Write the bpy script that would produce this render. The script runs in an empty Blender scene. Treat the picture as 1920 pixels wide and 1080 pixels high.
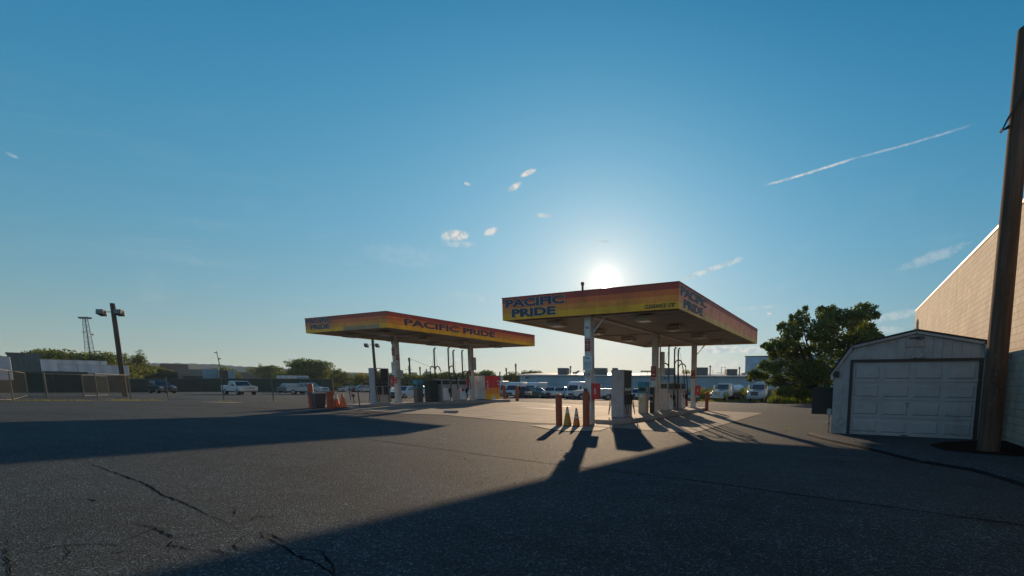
import bpy, bmesh, math, random
import numpy as np
from mathutils import Vector, Matrix
R = math.radians
sc = bpy.context.scene; COL = sc.collection
rnd = random.Random(7)

# ------------------------------------------------------------------ camera (off-centre crop of an ultra wide lens)
F_, PX, PY = 847.5, 1200.4, 826.8                      # focal length and optical centre in 1920-wide pixels
YAW, PITCH, ROLL, EYE = R(-24.766), R(-7.031), R(0.317), 1.573
def cam_axes():
    cy, sy = math.cos(YAW), math.sin(YAW); cp, sp = math.cos(PITCH), math.sin(PITCH)
    f = np.array([sy*cp, cy*cp, sp]); r = np.array([cy, -sy, 0.0]); u = np.cross(r, f)
    c, s = math.cos(ROLL), math.sin(ROLL)
    return c*r+s*u, -s*r+c*u, f
RX, UX, FX = cam_axes(); EYEP = np.array([0.0, 0.0, EYE])
cd = bpy.data.cameras.new('camera'); cam = bpy.data.objects.new('camera', cd); COL.objects.link(cam)
cd.sensor_width = 36; cd.lens = F_/1920*36; cd.shift_x = -(PX-960)/1920; cd.shift_y = (PY-540)/1920
cd.clip_start = 0.05; cd.clip_end = 9000
cam.matrix_world = Matrix(((RX[0], UX[0], -FX[0], 0), (RX[1], UX[1], -FX[1], 0), (RX[2], UX[2], -FX[2], EYE), (0, 0, 0, 1)))
sc.camera = cam
def ray(u, v): return FX + (u-PX)/F_*RX - (v-PY)/F_*UX
def W(u, v, d): return EYEP + ray(u, v)*d
def azel(u, v):
    d = ray(u, v); return math.degrees(math.atan2(d[0], d[1])), math.degrees(math.atan2(d[2], math.hypot(d[0], d[1])))

# ------------------------------------------------------------------ sky, sun, exposure
SUN_AZ, SUN_EL = azel(1136, 527)                        # degrees from +Y towards +X, and above the horizon
sc.view_settings.view_transform = 'Standard'; sc.view_settings.look = 'None'
sc.view_settings.exposure = 0.0; sc.view_settings.gamma = 1
SUNV = Vector((math.sin(R(SUN_AZ))*math.cos(R(SUN_EL)), math.cos(R(SUN_AZ))*math.cos(R(SUN_EL)), math.sin(R(SUN_EL))))
sl = bpy.data.lights.new('sun', 'SUN'); sl.energy = 5.0; sl.angle = R(0.5); sl.color = (1, .72, .46)
so = bpy.data.objects.new('sun', sl); COL.objects.link(so); so.rotation_euler = SUNV.to_track_quat('Z', 'Y').to_euler(); so.location = (0, 60, 60)
world = bpy.data.worlds.new('World'); sc.world = world; world.use_nodes = True
NT = world.node_tree; NT.nodes.clear()
class N:                                               # small node-graph helper
    def __init__(s, nt): s.nt = nt
    def n(s, t, **k):
        x = s.nt.nodes.new(t)
        for a, b in k.items(): setattr(x, a, b)
        return x
    def set(s, sock, v):
        if isinstance(v, bpy.types.NodeSocket): s.nt.links.new(v, sock)
        elif v is not None: sock.default_value = v
    def m(s, op, a, b=None, c=None, clamp=False):
        x = s.n('ShaderNodeMath', operation=op, use_clamp=clamp)
        for i, v in enumerate((a, b, c)): s.set(x.inputs[i], v)
        return x.outputs[0]
    def v(s, op, a, b=None, out=0):
        x = s.n('ShaderNodeVectorMath', operation=op); s.set(x.inputs[0], a); s.set(x.inputs[1], b); return x.outputs[out]
    def noise(s, vec, scale, detail=3, rough=.5, dist=0, out=0):
        x = s.n('ShaderNodeTexNoise'); s.set(x.inputs['Vector'], vec); x.inputs['Scale'].default_value = scale
        x.inputs['Detail'].default_value = detail; x.inputs['Roughness'].default_value = rough; x.inputs['Distortion'].default_value = dist
        return x.outputs[out]
    def ramp(s, f, stops, mode='LINEAR'):
        x = s.n('ShaderNodeValToRGB'); cr = x.color_ramp; cr.interpolation = mode; s.set(x.inputs[0], f)
        while len(cr.elements) < len(stops): cr.elements.new(.5)
        for e, (p, c) in zip(cr.elements, stops): e.position = p; e.color = (c, c, c, 1) if isinstance(c, (int, float)) else (*c, 1)
        return x.outputs[0]
    def mix(s, f, a, b, mode='MIX'):
        x = s.n('ShaderNodeMix', data_type='RGBA', blend_type=mode); s.set(x.inputs[0], f)
        for i, q in ((6, a), (7, b)): s.set(x.inputs[i], (*q, 1) if isinstance(q, tuple) and len(q) == 3 else q)
        return x.outputs[2]
    def maprange(s, v, a, b, c=0, d=1, smooth=True):
        x = s.n('ShaderNodeMapRange'); x.interpolation_type = 'SMOOTHSTEP' if smooth else 'LINEAR'
        for i, q in enumerate((v, a, b, c, d)): s.set(x.inputs[i], q)
        return x.outputs[0]
def build_world():
    g = N(NT); tc = g.n('ShaderNodeTexCoord').outputs['Generated']; dirn = g.v('NORMALIZE', tc)
    sky = g.n('ShaderNodeTexSky', sky_type='NISHITA'); sky.sun_disc = False
    sky.sun_elevation = R(SUN_EL); sky.sun_rotation = R(SUN_AZ); sky.air_density = 1.0; sky.dust_density = SKY['dust']; sky.ozone_density = SKY['ozone']; sky.altitude = 100
    sep = g.n('ShaderNodeSeparateXYZ'); g.set(sep.inputs[0], dirn); x, y, z = sep.outputs
    el = g.m('MULTIPLY', g.m('ARCSINE', z), 57.2958); az = g.m('MULTIPLY', g.m('ARCTAN2', x, y), 57.2958); elp = g.m('MAXIMUM', el, 0.0)
    cosang = g.m('MINIMUM', g.v('DOT_PRODUCT', dirn, tuple(SUNV), out=1), 1.0)
    ang = g.m('MULTIPLY', g.m('ARCCOSINE', cosang), 57.2958)
    def ex(a, w): return g.m('EXPONENT', g.m('MULTIPLY', a, -1.0/w))
    def sc(f, c): q = g.v('SCALE', None).node; q.inputs[0].default_value = c; g.set(q.inputs['Scale'], f); return q.outputs[0]
    # clear evening sky: zenith darkening, bright horizon, wide glow about the sun
    acc = sc(g.m('ADD', 1.0, 0.0), (.318, .602, .752))
    for f, c in ((g.m('DIVIDE', elp, 60.0), (-.528, -.414, -.350)), (ex(elp, 8), (.304, .034, -.204)), (ex(ang, 8), (.213, .035, -.086)), (ex(ang, 30), (.461, .382, .358))): acc = g.v('ADD', acc, sc(f, c))
    acc = g.v('MAXIMUM', acc, (.03, .26, .40))
    gm = g.n('ShaderNodeGamma'); gm.inputs[1].default_value = 2.2; g.set(gm.inputs[0], acc)
    graded = g.mix(1.0, gm.outputs[0], (10, 10, 10), 'MULTIPLY')
    graded = g.mix(g.m('MULTIPLY', g.maprange(ang, 62, 105), g.maprange(el, 60, 25)), graded, g.v('ADD', g.mix(1.0, graded, (1.8, 1.8, 1.7), 'MULTIPLY'), (1.5, .85, .5)))   # unseen sky opposite the low sun, brightened and pinked to lift shaded fronts
    nis = g.v('DIVIDE', sky.outputs[0], g.v('ADD', g.v('MULTIPLY', sky.outputs[0], (.12, .12, .12)), (1, 1, 1)))
    base = g.mix(.06, graded, nis)
    glow_f = g.m('ADD', g.m('MULTIPLY', ex(ang, .6), SKY['g1']), g.m('ADD', g.m('MULTIPLY', ex(ang, 2.6), SKY['g2']), g.m('MULTIPLY', g.maprange(ang, 1.0, .7), 80.0)))
    col = g.v('ADD', base, sc(glow_f, (1, .93, .82)))
    # clouds: soft patches placed by direction
    cv = g.n('ShaderNodeCombineXYZ'); g.set(cv.inputs[0], az); g.set(cv.inputs[1], el)
    n1 = g.noise(cv.outputs[0], .95, 7, .66, .5); n2 = g.noise(cv.outputs[0], 3.0, 5, .65)
    nn = g.m('ADD', g.m('MULTIPLY', n1, .6), g.m('MULTIPLY', n2, .4))
    total = None
    for (u, v, su, sv, rot, amp, rough) in CLOUDS:       # centre, half sizes in pixels, tilt, strength, raggedness
        a0, e0 = azel(u, v); a1_, _ = azel(u+su, v); _, e1 = azel(u, v-sv)
        sa, se = max(abs(a1_-a0), .1), max(abs(e1-e0), .1)
        t = R(rot); da = g.m('SUBTRACT', az, a0); de = g.m('SUBTRACT', el, e0)
        p = g.m('ADD', g.m('MULTIPLY', da, math.cos(t)), g.m('MULTIPLY', de, math.sin(t)))
        q = g.m('SUBTRACT', g.m('MULTIPLY', de, math.cos(t)), g.m('MULTIPLY', da, math.sin(t)))
        r2 = g.m('ADD', g.m('POWER', g.m('DIVIDE', p, sa), 2.0), g.m('POWER', g.m('ABSOLUTE', g.m('DIVIDE', q, se)), 2.0))
        d = g.m('SUBTRACT', g.m('MULTIPLY', g.m('SUBTRACT', 1.0, r2), .55), g.m('MULTIPLY', g.m('SUBTRACT', .5, nn), rough))
        d = g.m('MULTIPLY', g.maprange(d, 0.0, .5), amp)
        total = d if total is None else g.m('MAXIMUM', total, d)
    for (u0, v0, u1, v1, hw, amp, rough) in CONTRAILS:
        a0, e0 = azel(u0, v0); a1_, e1 = azel(u1, v1); am, em = (a0+a1_)/2, (e0+e1)/2; t = math.atan2(e1-e0, a1_-a0); sa = math.hypot(e1-e0, a1_-a0)/2; se = hw/15.0
        da = g.m('SUBTRACT', az, am); de = g.m('SUBTRACT', el, em)
        p = g.m('ADD', g.m('MULTIPLY', da, math.cos(t)), g.m('MULTIPLY', de, math.sin(t))); q = g.m('SUBTRACT', g.m('MULTIPLY', de, math.cos(t)), g.m('MULTIPLY', da, math.sin(t)))
        q = g.m('ADD', q, g.m('MULTIPLY', g.m('SUBTRACT', n1, .5), se*1.2))
        k = g.m('MULTIPLY', g.maprange(g.m('ABSOLUTE', g.m('DIVIDE', p, sa)), 1.0, .55), g.maprange(g.m('ABSOLUTE', g.m('DIVIDE', q, se)), 1.0, .1))
        k = g.m('MULTIPLY', k, g.maprange(n2, .5-.25*rough-.1, .62)); total = g.m('MAXIMUM', total, g.m('MULTIPLY', k, amp))
    # unseen warm sky patch behind right of the viewer, added to brighten east faces
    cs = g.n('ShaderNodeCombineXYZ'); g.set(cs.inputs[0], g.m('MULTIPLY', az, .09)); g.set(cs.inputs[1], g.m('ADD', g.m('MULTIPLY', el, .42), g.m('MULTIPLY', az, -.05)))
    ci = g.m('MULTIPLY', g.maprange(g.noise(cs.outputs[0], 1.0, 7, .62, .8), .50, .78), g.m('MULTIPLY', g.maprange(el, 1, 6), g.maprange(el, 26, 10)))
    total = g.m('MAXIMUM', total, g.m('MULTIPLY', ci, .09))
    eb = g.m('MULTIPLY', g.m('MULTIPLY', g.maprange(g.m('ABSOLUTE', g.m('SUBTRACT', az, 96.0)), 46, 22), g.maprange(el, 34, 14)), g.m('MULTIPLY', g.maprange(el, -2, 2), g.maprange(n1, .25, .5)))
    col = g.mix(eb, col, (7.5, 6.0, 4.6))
    lit = g.mix(g.maprange(g.noise(cv.outputs[0], 1.1, 4, .6), .42, .6), SKY['cloud_a'], SKY['cloud_b'])
    col = g.mix(g.m('MINIMUM', total, 1.0), col, lit)
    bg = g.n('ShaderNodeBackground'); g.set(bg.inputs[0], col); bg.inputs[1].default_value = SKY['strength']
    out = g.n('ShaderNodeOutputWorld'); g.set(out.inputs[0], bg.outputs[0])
SKY = dict(dust=1.0, ozone=1.5, tint=(.80, 1.0, 1.0), zenith=(.55, .95, 1.0), strength=.10, g1=22, g2=3.2, cloud_a=(8, 7.6, 7), cloud_b=(4.5, 5.3, 5.8))
CLOUDS = [(990,324,19,6,24,.95,.9),(965,350,17,7,30,.95,1.1),(877,345,8,4,-10,.8,.5),(853,442,30,13,8,.9,1.5),(921,434,17,8,25,.8,1.1),(1020,404,16,6,0,.5,.8),
          (1130,452,18,4,0,.4,.8),(860,458,40,8,5,.3,1.0),(22,291,15,4,-20,.35,.9),
          (1350,655,58,9,0,.75,1.1),(1405,656,30,8,0,.8,1.0),(1370,686,60,14,0,.3,1.2),(1443,588,6,3,0,.8,.4),(1745,484,80,13,15,.26,2.0),(1680,592,90,10,8,.3,1.0),
          (1640,620,60,10,0,.3,1.2),(760,480,90,26,0,.10,1.2),(860,674,70,4,0,.35,.6),(905,560,90,8,-4,.12,.8),(1420,577,60,4,3,.2,.8)]
CONTRAILS = [(1425,350,1616,292,2.6,.78,1.2),(1590,300,1835,230,2.2,.36,1.6),(1268,527,1404,480,6,.60,2.0),(990,420,1110,500,0.01,0,0)][:3]
build_world()

# ------------------------------------------------------------------ terrain height (lot falls away from the camera)
CP = [(-4.64,1.11,.26),(-4.53,2.73,.21),(-4.37,6.1,.14),(-4.22,9,.07),(-4.1,11.9,.02),(-9.3,15.6,0),(-9.3,22,0),(-9.3,28.6,0),
      (-3.2,13,0),(-1.2,13.1,.02),(-11.3,3.7,.35),(-11.1,6.85,.28),(-11.1,8.5,.25),(-13,11.6,.14),(-20.4,3.8,.53),(-20.1,6.7,.42),(-25.5,19,.3),(-25.5,25,.28),(3,14,0),(6,6,.03),
      (20,10,0),(20,-20,.1),(0,-15,.5),(-30,-15,.9),(-60,-10,.8)]
CP += [tuple(W(*a)) for a in ((450,740,62),(740,746.5,65),(430,732,97),(300,733,97),(1080,747,74),(1370,753,68),(1430,754,66),(650,733,130),(1500,756,60),(245,748,36),(25,751,29),(234,744,40),(80,735,80),(1700,752,60))]
_P = np.array([c[:2] for c in CP]); _Z = np.array([c[2] for c in CP]); _n = len(CP)
def _phi(r): return r*r*np.log(r+1e-9)
_A = np.zeros((_n+3, _n+3)); _A[:_n,:_n] = _phi(np.linalg.norm(_P[:,None]-_P[None], axis=2))+np.eye(_n)*20; _A[:_n,_n] = 1; _A[:_n,_n+1:] = _P; _A[_n:,:_n] = _A[:_n,_n:].T
_c = np.linalg.solve(_A, np.concatenate([_Z, [0,0,0]]))
def zg(x, y):
    d = np.hypot(_P[:,0]-x, _P[:,1]-y); z = float(_phi(d)@_c[:_n]+_c[_n]+_c[_n+1]*x+_c[_n+2]*y)
    r = math.hypot(x+15, y-25); w = min(1, max(0, (r-70)/90)); w = w*w*(3-2*w)
    return z*(1-w)-.7*w
def G(u, v):
    d = ray(u, v); t = 10.0
    for _ in range(60):
        p = EYEP+d*t; t = t*.5+(zg(p[0], p[1])-EYE)/d[2]*.5
    p = EYEP+d*t; return (float(p[0]), float(p[1]), zg(p[0], p[1]))
def at(u, d):                                            # ground point under pixel column u at view depth d
    p = W(u, 722, d); return (float(p[0]), float(p[1]), zg(p[0], p[1]))

# ------------------------------------------------------------------ materials
def mat(name, color, rough=.7, metal=0, var=0.0, vscale=3.0, bump=0.0, bscale=40.0, color2=None, spec=.5, coat=0, dirt=0):
    m = bpy.data.materials.new(name); m.use_nodes = True; nt = m.node_tree; g = N(nt); b = nt.nodes['Principled BSDF']
    c = color
    b.inputs['Base Color'].default_value = (*color, 1); b.inputs['Roughness'].default_value = rough; b.inputs['Metallic'].default_value = metal
    b.inputs['Specular IOR Level'].default_value = spec; b.inputs['Coat Weight'].default_value = coat
    if var or color2 or bump or dirt:
        tc = g.n('ShaderNodeTexCoord').outputs['Object']
        c2 = color2 or tuple(max(0, q*(1-var)) for q in color)
        cc = g.mix(g.ramp(g.noise(tc, vscale, 5, .6), [(.35, 0), (.65, 1)]), color, c2)
        if dirt: cc = g.mix(g.ramp(g.noise(tc, vscale*.7, 6, .7, 1.0), [(.50, 0), (.72, dirt)]), cc, (.12, .09, .06))
        g.set(b.inputs['Base Color'], cc)
        if bump:
            bn = g.n('ShaderNodeBump'); bn.inputs['Strength'].default_value = bump; bn.inputs['Distance'].default_value = .02
            g.set(bn.inputs['Height'], g.noise(tc, bscale, 4, .6)); g.set(b.inputs['Normal'], bn.outputs[0])
    return m
def world_mat(name, build):                              # material driven by world position
    m = bpy.data.materials.new(name); m.use_nodes = True; g = N(m.node_tree); b = m.node_tree.nodes['Principled BSDF']
    pos = g.n('ShaderNodeNewGeometry').outputs['Position']; build(g, b, pos); return m
def asphalt(g, b, pos):
    base = SURF['asphalt']; k = lambda f: tuple(q*f for q in base)
    v = g.n('ShaderNodeTexVoronoi'); g.set(v.inputs['Vector'], pos); v.inputs['Scale'].default_value = 66
    v2 = g.n('ShaderNodeTexVoronoi'); g.set(v2.inputs['Vector'], pos); v2.inputs['Scale'].default_value = 150
    sepc = g.n('ShaderNodeSeparateColor'); g.set(sepc.inputs[0], v.outputs['Color'])
    stone = g.ramp(sepc.outputs[0], [(0, .5), (.6, .85), (.9, 1.4), (1, 3.6)])
    sep2 = g.n('ShaderNodeSeparateColor'); g.set(sep2.inputs[0], v2.outputs['Color'])
    stone2 = g.ramp(sep2.outputs[0], [(0, .55), (.7, 1.0), (1, 2.2)])
    c = g.mix(1.0, k(1), stone, 'MULTIPLY'); c = g.mix(.6, c, g.mix(1.0, c, stone2, 'MULTIPLY'))
    big = g.ramp(g.noise(pos, .22, 5, .6), [(.3, .78), (.7, 1.25)]); mid = g.ramp(g.noise(pos, 2.3, 5, .65), [(.3, .85), (.7, 1.15)])
    c = g.mix(1.0, c, big, 'MULTIPLY'); c = g.mix(1.0, c, mid, 'MULTIPLY')
    stain = g.ramp(g.noise(pos, .55, 6, .7, .6), [(.58, 0), (.72, .5)]); c = g.mix(stain, c, k(.45))
    drip = g.ramp(g.noise(pos, 2.1, 3, .5, .2), [(.70, 0), (.76, .6)]); c = g.mix(drip, c, k(.3))
    sw = g.v('MULTIPLY', pos, (.35, 1.6, 1)); tr = g.ramp(g.noise(sw, .9, 4, .6, .4), [(.35, .88), (.65, 1.10)]); c = g.mix(1.0, c, tr, 'MULTIPLY')
    # older, finer seal coat beyond the long paving joint
    sp = g.n('ShaderNodeSeparateXYZ'); g.set(sp.inputs[0], pos)
    far = g.maprange(sp.outputs[1], 6.6, 6.75); c = g.mix(g.m('MULTIPLY', far, .22), c, k(1.25))
    g.set(b.inputs['Base Color'], c)
    g.set(b.inputs['Roughness'], g.ramp(g.noise(pos, 60, 3, .7), [(.3, SURF['r0']), (.7, SURF['r1'])])); b.inputs['Specular IOR Level'].default_value = SURF['spec']
    bn = g.n('ShaderNodeBump'); bn.inputs['Strength'].default_value = SURF['bump']; bn.inputs['Distance'].default_value = .012
    h = g.m('ADD', g.m('MULTIPLY', v.outputs['Distance'], .8), g.m('MULTIPLY', g.noise(pos, 110, 4, .7), .7)); g.set(bn.inputs['Height'], h); g.set(b.inputs['Normal'], bn.outputs[0])
def concrete(base, joint=None):
    def f(g, b, pos):
        k = lambda q: tuple(x*q for x in base)
        c = g.mix(g.ramp(g.noise(pos, .8, 6, .65), [(.35, 0), (.7, 1)]), k(1.1), k(.72))
        c = g.mix(g.ramp(g.noise(pos, 1.7, 6, .7, .8), [(.56, 0), (.7, .55)]), c, k(.38))
        c = g.mix(1.0, c, g.ramp(g.noise(pos, 55, 4, .7), [(.3, .75), (.7, 1.2)]), 'MULTIPLY')
        g.set(b.inputs['Base Color'], c); b.inputs['Roughness'].default_value = .85; b.inputs['Specular IOR Level'].default_value = .3
        bn = g.n('ShaderNodeBump'); bn.inputs['Strength'].default_value = .5; bn.inputs['Distance'].default_value = .006
        g.set(bn.inputs['Height'], g.noise(pos, 90, 4, .7)); g.set(b.inputs['Normal'], bn.outputs[0])
    return f
SURF = dict(asphalt=(.040, .057, .065), r0=.70, r1=1.0, spec=.15, bump=1.0)
M = {}
M['asphalt'] = world_mat('asphalt', asphalt)
M['concrete'] = world_mat('concrete', concrete((.27, .235, .19)))
M['concrete_light'] = world_mat('concrete_light', concrete((.36, .31, .25)))
M['kerb'] = world_mat('kerb_concrete', concrete((.36, .32, .28)))
M['crack'] = mat('crack_shadow', (.018, .020, .021), 1, spec=0)
M['seam'] = mat('tar_seam', (.020, .020, .020), .95, var=.5, vscale=4, spec=.1)
M['white'] = mat('white_paint', (.72, .72, .70), .5, var=.12, vscale=2, dirt=.25)
M['offwhite'] = mat('offwhite_column_paint', (.62, .60, .56), .55, var=.15, vscale=3, dirt=.35)
M['beige'] = mat('beige_metal', (.52, .44, .35), .6, var=.15, vscale=2, dirt=.3)
M['grey'] = mat('grey_enamel', (.36, .35, .36), .5, var=.15, vscale=4, dirt=.3)
M['dgrey'] = mat('dark_grey_metal', (.09, .09, .095), .5, var=.3, vscale=6)
M['black'] = mat('black_plastic', (.018, .018, .02), .45)
M['rubber'] = mat('black_rubber', (.015, .015, .016), .7)
M['steel'] = mat('galvanised_steel', (.34, .34, .34), .45, .6, var=.2, vscale=12)
M['chrome'] = mat('chrome', (.7, .7, .7), .15, 1)
M['red'] = mat('red_enamel', (.55, .03, .03), .4, var=.1, vscale=6)
M['signred'] = mat('dull_red_sign', (.36, .05, .04), .5, var=.2, vscale=9)
M['orange'] = mat('orange_bollard_paint', (.40, .08, .03), .55, var=.3, vscale=8, dirt=.3)
M['cone'] = mat('orange_plastic_cone', (.75, .16, .03), .55, var=.3, vscale=8, dirt=.4)
M['teal'] = mat('teal_plastic', (.02, .22, .33), .4, var=.1)
M['paper'] = mat('white_label', (.62, .64, .64), .6, var=.08, vscale=9)
M['ink'] = mat('dark_ink', (.03, .03, .05), .6)
M['navy'] = mat('navy_lettering', (.05, .05, .085), .5, var=.3, vscale=3)
M['outline'] = mat('white_outline', (.50, .46, .42), .5)
M['green_mesh'] = mat('dark_green_windscreen', (.022, .045, .035), .9, var=.4, vscale=1.2)
M['glass'] = mat('dark_glass', (.015, .025, .03), .08, spec=.8)
M['lens'] = mat('lamp_lens', (.55, .55, .52), .25)
M['dark_trim'] = mat('dark_brown_trim', (.035, .028, .026), .6, var=.3)
M['stone'] = mat('pale_grit', (.13, .125, .12), .9, var=.4, vscale=30)
M['rust'] = mat('rusty_steel', (.20, .09, .05), .8, var=.5, vscale=10)

def timber(name, a, b_):
    m = bpy.data.materials.new(name); m.use_nodes = True; g = N(m.node_tree); b = m.node_tree.nodes['Principled BSDF']; tc = g.n('ShaderNodeTexCoord').outputs['Object']
    v = g.v('MULTIPLY', tc, (14, 14, .35)); n1 = g.noise(v, 1.6, 6, .7, .3); n2 = g.noise(g.v('MULTIPLY', tc, (3, 3, .8)), 1.0, 5, .6)
    c = g.mix(g.ramp(n1, [(.32, 0), (.62, 1)]), b_, a); c = g.mix(1.0, c, g.ramp(n2, [(.3, .65), (.7, 1.25)]), 'MULTIPLY'); ck = g.ramp(n1, [(.27, 1), (.33, 0)]); c = g.mix(g.m('MULTIPLY', ck, .9), c, (.012, .009, .007))
    g.set(b.inputs['Base Color'], c); b.inputs['Roughness'].default_value = .9; b.inputs['Specular IOR Level'].default_value = .2
    bn = g.n('ShaderNodeBump'); bn.inputs['Strength'].default_value = 1; bn.inputs['Distance'].default_value = .02; g.set(bn.inputs['Height'], n1); g.set(b.inputs['Normal'], bn.outputs[0]); M[name] = m
# ------------------------------------------------------------------ mesh helpers
timber('wood', (.12, .098, .08), (.05, .042, .036))
class MB:
    def __init__(s): s.v = []; s.f = []; s.m = []
    def add(s, vs, fs, m=0):
        o = len(s.v); s.v += [tuple(map(float, q)) for q in vs]; s.f += [tuple(i+o for i in f) for f in fs]; s.m += [m]*len(fs); return s
    def box(s, x0, x1, y0, y1, z0, z1, m=0):
        return s.add([(x0,y0,z0),(x1,y0,z0),(x1,y1,z0),(x0,y1,z0),(x0,y0,z1),(x1,y0,z1),(x1,y1,z1),(x0,y1,z1)],
                     [(0,3,2,1),(4,5,6,7),(0,1,5,4),(1,2,6,5),(2,3,7,6),(3,0,4,7)], m)
    def tube(s, pts, r, n=8, m=0, r1=None, cap=True):
        pts = [Vector(p) for p in pts]; k = len(pts); vs = []; fs = []
        up = Vector((0, 0, 1)); d0 = (pts[1]-pts[0]).normalized()
        a = d0.cross(up if abs(d0.z) < .95 else Vector((1, 0, 0))).normalized()
        for i, p in enumerate(pts):
            d = (pts[min(i+1, k-1)]-pts[max(i-1, 0)]).normalized(); a = (a-d*a.dot(d)).normalized(); b = d.cross(a)
            rr = r if r1 is None else r+(r1-r)*i/(k-1)
            for j in range(n): t = 2*math.pi*j/n; vs.append(p+(a*math.cos(t)+b*math.sin(t))*rr)
        for i in range(k-1):
            for j in range(n): fs.append((i*n+j, i*n+(j+1) % n, (i+1)*n+(j+1) % n, (i+1)*n+j))
        if cap: fs += [tuple(range(n-1, -1, -1)), tuple(range((k-1)*n, k*n))]
        return s.add(vs, fs, m)
    def lathe(s, prof, n=20, m=0, c=(0, 0, 0)):
        vs = []; fs = []; k = len(prof)
        for r, z in prof:
            for j in range(n): t = 2*math.pi*j/n; vs.append((c[0]+r*math.cos(t), c[1]+r*math.sin(t), c[2]+z))
        for i in range(k-1):
            for j in range(n): fs.append((i*n+j, i*n+(j+1) % n, (i+1)*n+(j+1) % n, (i+1)*n+j))
        fs += [tuple(range(n-1, -1, -1)), tuple(range((k-1)*n, k*n))]
        return s.add(vs, fs, m)
    def prism(s, poly, a0, a1, axis='y', m=0):            # poly (p,q) extruded along axis; y: (x,z)  x: (y,z)  z: (x,y)
        def P(p, q, a): return {'y': (p, a, q), 'x': (a, p, q), 'z': (p, q, a)}[axis]
        n = len(poly); vs = [P(p, q, a0) for p, q in poly]+[P(p, q, a1) for p, q in poly]
        fs = [tuple(range(n)), tuple(range(2*n-1, n-1, -1))]+[(i, i+n, (i+1) % n+n, (i+1) % n) for i in range(n)]
        return s.add(vs, fs, m)
    def mesh(s, me, mx, m=0):
        return s.add([mx @ v.co for v in me.vertices], [tuple(p.vertices) for p in me.polygons], m)
    def build(s, name, mats, parent=None, loc=None, rz=0, smooth=False, bevel=0, fix=True):
        me = bpy.data.meshes.new(name); me.from_pydata(s.v, [], s.f)
        for q in (mats if isinstance(mats, (list, tuple)) else [mats]): me.materials.append(M[q] if isinstance(q, str) else q)
        me.polygons.foreach_set('material_index', s.m)
        if fix and len(s.f) < 20000:
            bm = bmesh.new(); bm.from_mesh(me); bmesh.ops.recalc_face_normals(bm, faces=bm.faces); bm.to_mesh(me); bm.free()
        if smooth: me.polygons.foreach_set('use_smooth', [True]*len(me.polygons)); 
        o = bpy.data.objects.new(name, me); COL.objects.link(o)
        if smooth == 'auto':
            me.set_sharp_from_angle(angle=R(35))
        if loc is not None: o.location = loc
        o.rotation_euler.z = rz
        if parent is not None: o.parent = parent
        if bevel:
            b = o.modifiers.new('bevel', 'BEVEL'); b.width = bevel; b.segments = 2; b.limit_method = 'ANGLE'
        me.update(); return o
def tag(o, label=None, cat=None, group=None, kind=None):
    if label: o['label'] = label
    if cat: o['category'] = cat
    if group: o['group'] = group
    if kind: o['kind'] = kind
    return o
def thing(name, label, cat, loc=(0, 0, 0), rz=0, group=None):
    o = bpy.data.objects.new(name, None); COL.objects.link(o); o.location = loc; o.rotation_euler.z = rz; o.empty_display_size = .2
    return tag(o, label, cat, group)
def text(s, size=1, xs=1.0, offset=0, extrude=.004, align='LEFT'):
    cu = bpy.data.curves.new('t', 'FONT'); cu.body = s; cu.size = size; cu.offset = offset; cu.extrude = extrude; cu.align_x = align; cu.resolution_u = 3
    ob = bpy.data.objects.new('t', cu); COL.objects.link(ob); bpy.context.view_layer.update()
    me = bpy.data.meshes.new_from_object(ob.evaluated_get(bpy.context.evaluated_depsgraph_get()))
    bpy.data.objects.remove(ob); bpy.data.curves.remove(cu)
    for v in me.vertices: v.co.x *= xs
    return me
def face_mx(origin, facing):                              # text plane: facing -Y or +X
    o = Vector(origin)
    if facing == '-y': r, u, n = Vector((1,0,0)), Vector((0,0,1)), Vector((0,-1,0))
    else: r, u, n = Vector((0,1,0)), Vector((0,0,1)), Vector((1,0,0))
    return Matrix(((r.x,u.x,n.x,o.x),(r.y,u.y,n.y,o.y),(r.z,u.z,n.z,o.z),(0,0,0,1)))
def fit_text(mb, s, origin, facing, width, height, m, offset=0.0, outline=None, mo=1, align='LEFT', lift=0):
    me = text(s, 1.0, 1.0, offset); xs = [v.co.x for v in me.vertices]; ys = [v.co.y for v in me.vertices]
    w, h = max(xs)-min(xs), max(ys)-min(ys); sx, sy = width/w, height/h
    base = Matrix.Translation((-min(xs), -min(ys), 0)); S = Matrix.Diagonal((sx, sy, 1, 1))
    if outline:
        mo_ = text(s, 1.0, 1.0, offset+outline); mb.mesh(mo_, face_mx(origin, facing) @ S @ base, mo)
        lift += .006
    mb.mesh(me, face_mx(origin, facing) @ Matrix.Translation((0, 0, lift)) @ S @ base, m)

# ================================================================== THE SETTING
def ground():
    v = [(0, 0, zg(0, 0))]; f = []; n = 220; radii = [0.6]
    while radii[-1] < 4500: radii.append(radii[-1]*1.035+.03)
    for r in radii:
        for j in range(n):
            t = 2*math.pi*j/n; x, y = r*math.sin(t), r*math.cos(t); v.append((x, y, zg(x, y)))
    for j in range(n): f.append((0, 1+(j+1) % n, 1+j))
    for i in range(len(radii)-1):
        for j in range(n): f.append((1+i*n+j, 1+i*n+(j+1) % n, 1+(i+1)*n+(j+1) % n, 1+(i+1)*n+j))
    mb = MB(); mb.add(v, f); o = mb.build('asphalt_ground', 'asphalt', smooth=True, fix=False)
    for p in o.data.polygons: pass
    tag(o, kind='structure'); bm = bmesh.new(); bm.from_mesh(o.data); bmesh.ops.recalc_face_normals(bm, faces=bm.faces)
    if bm.faces[5].normal.z < 0: bmesh.ops.reverse_faces(bm, faces=bm.faces)
    bm.to_mesh(o.data); bm.free(); return o
from mathutils.bvhtree import BVHTree
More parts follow.
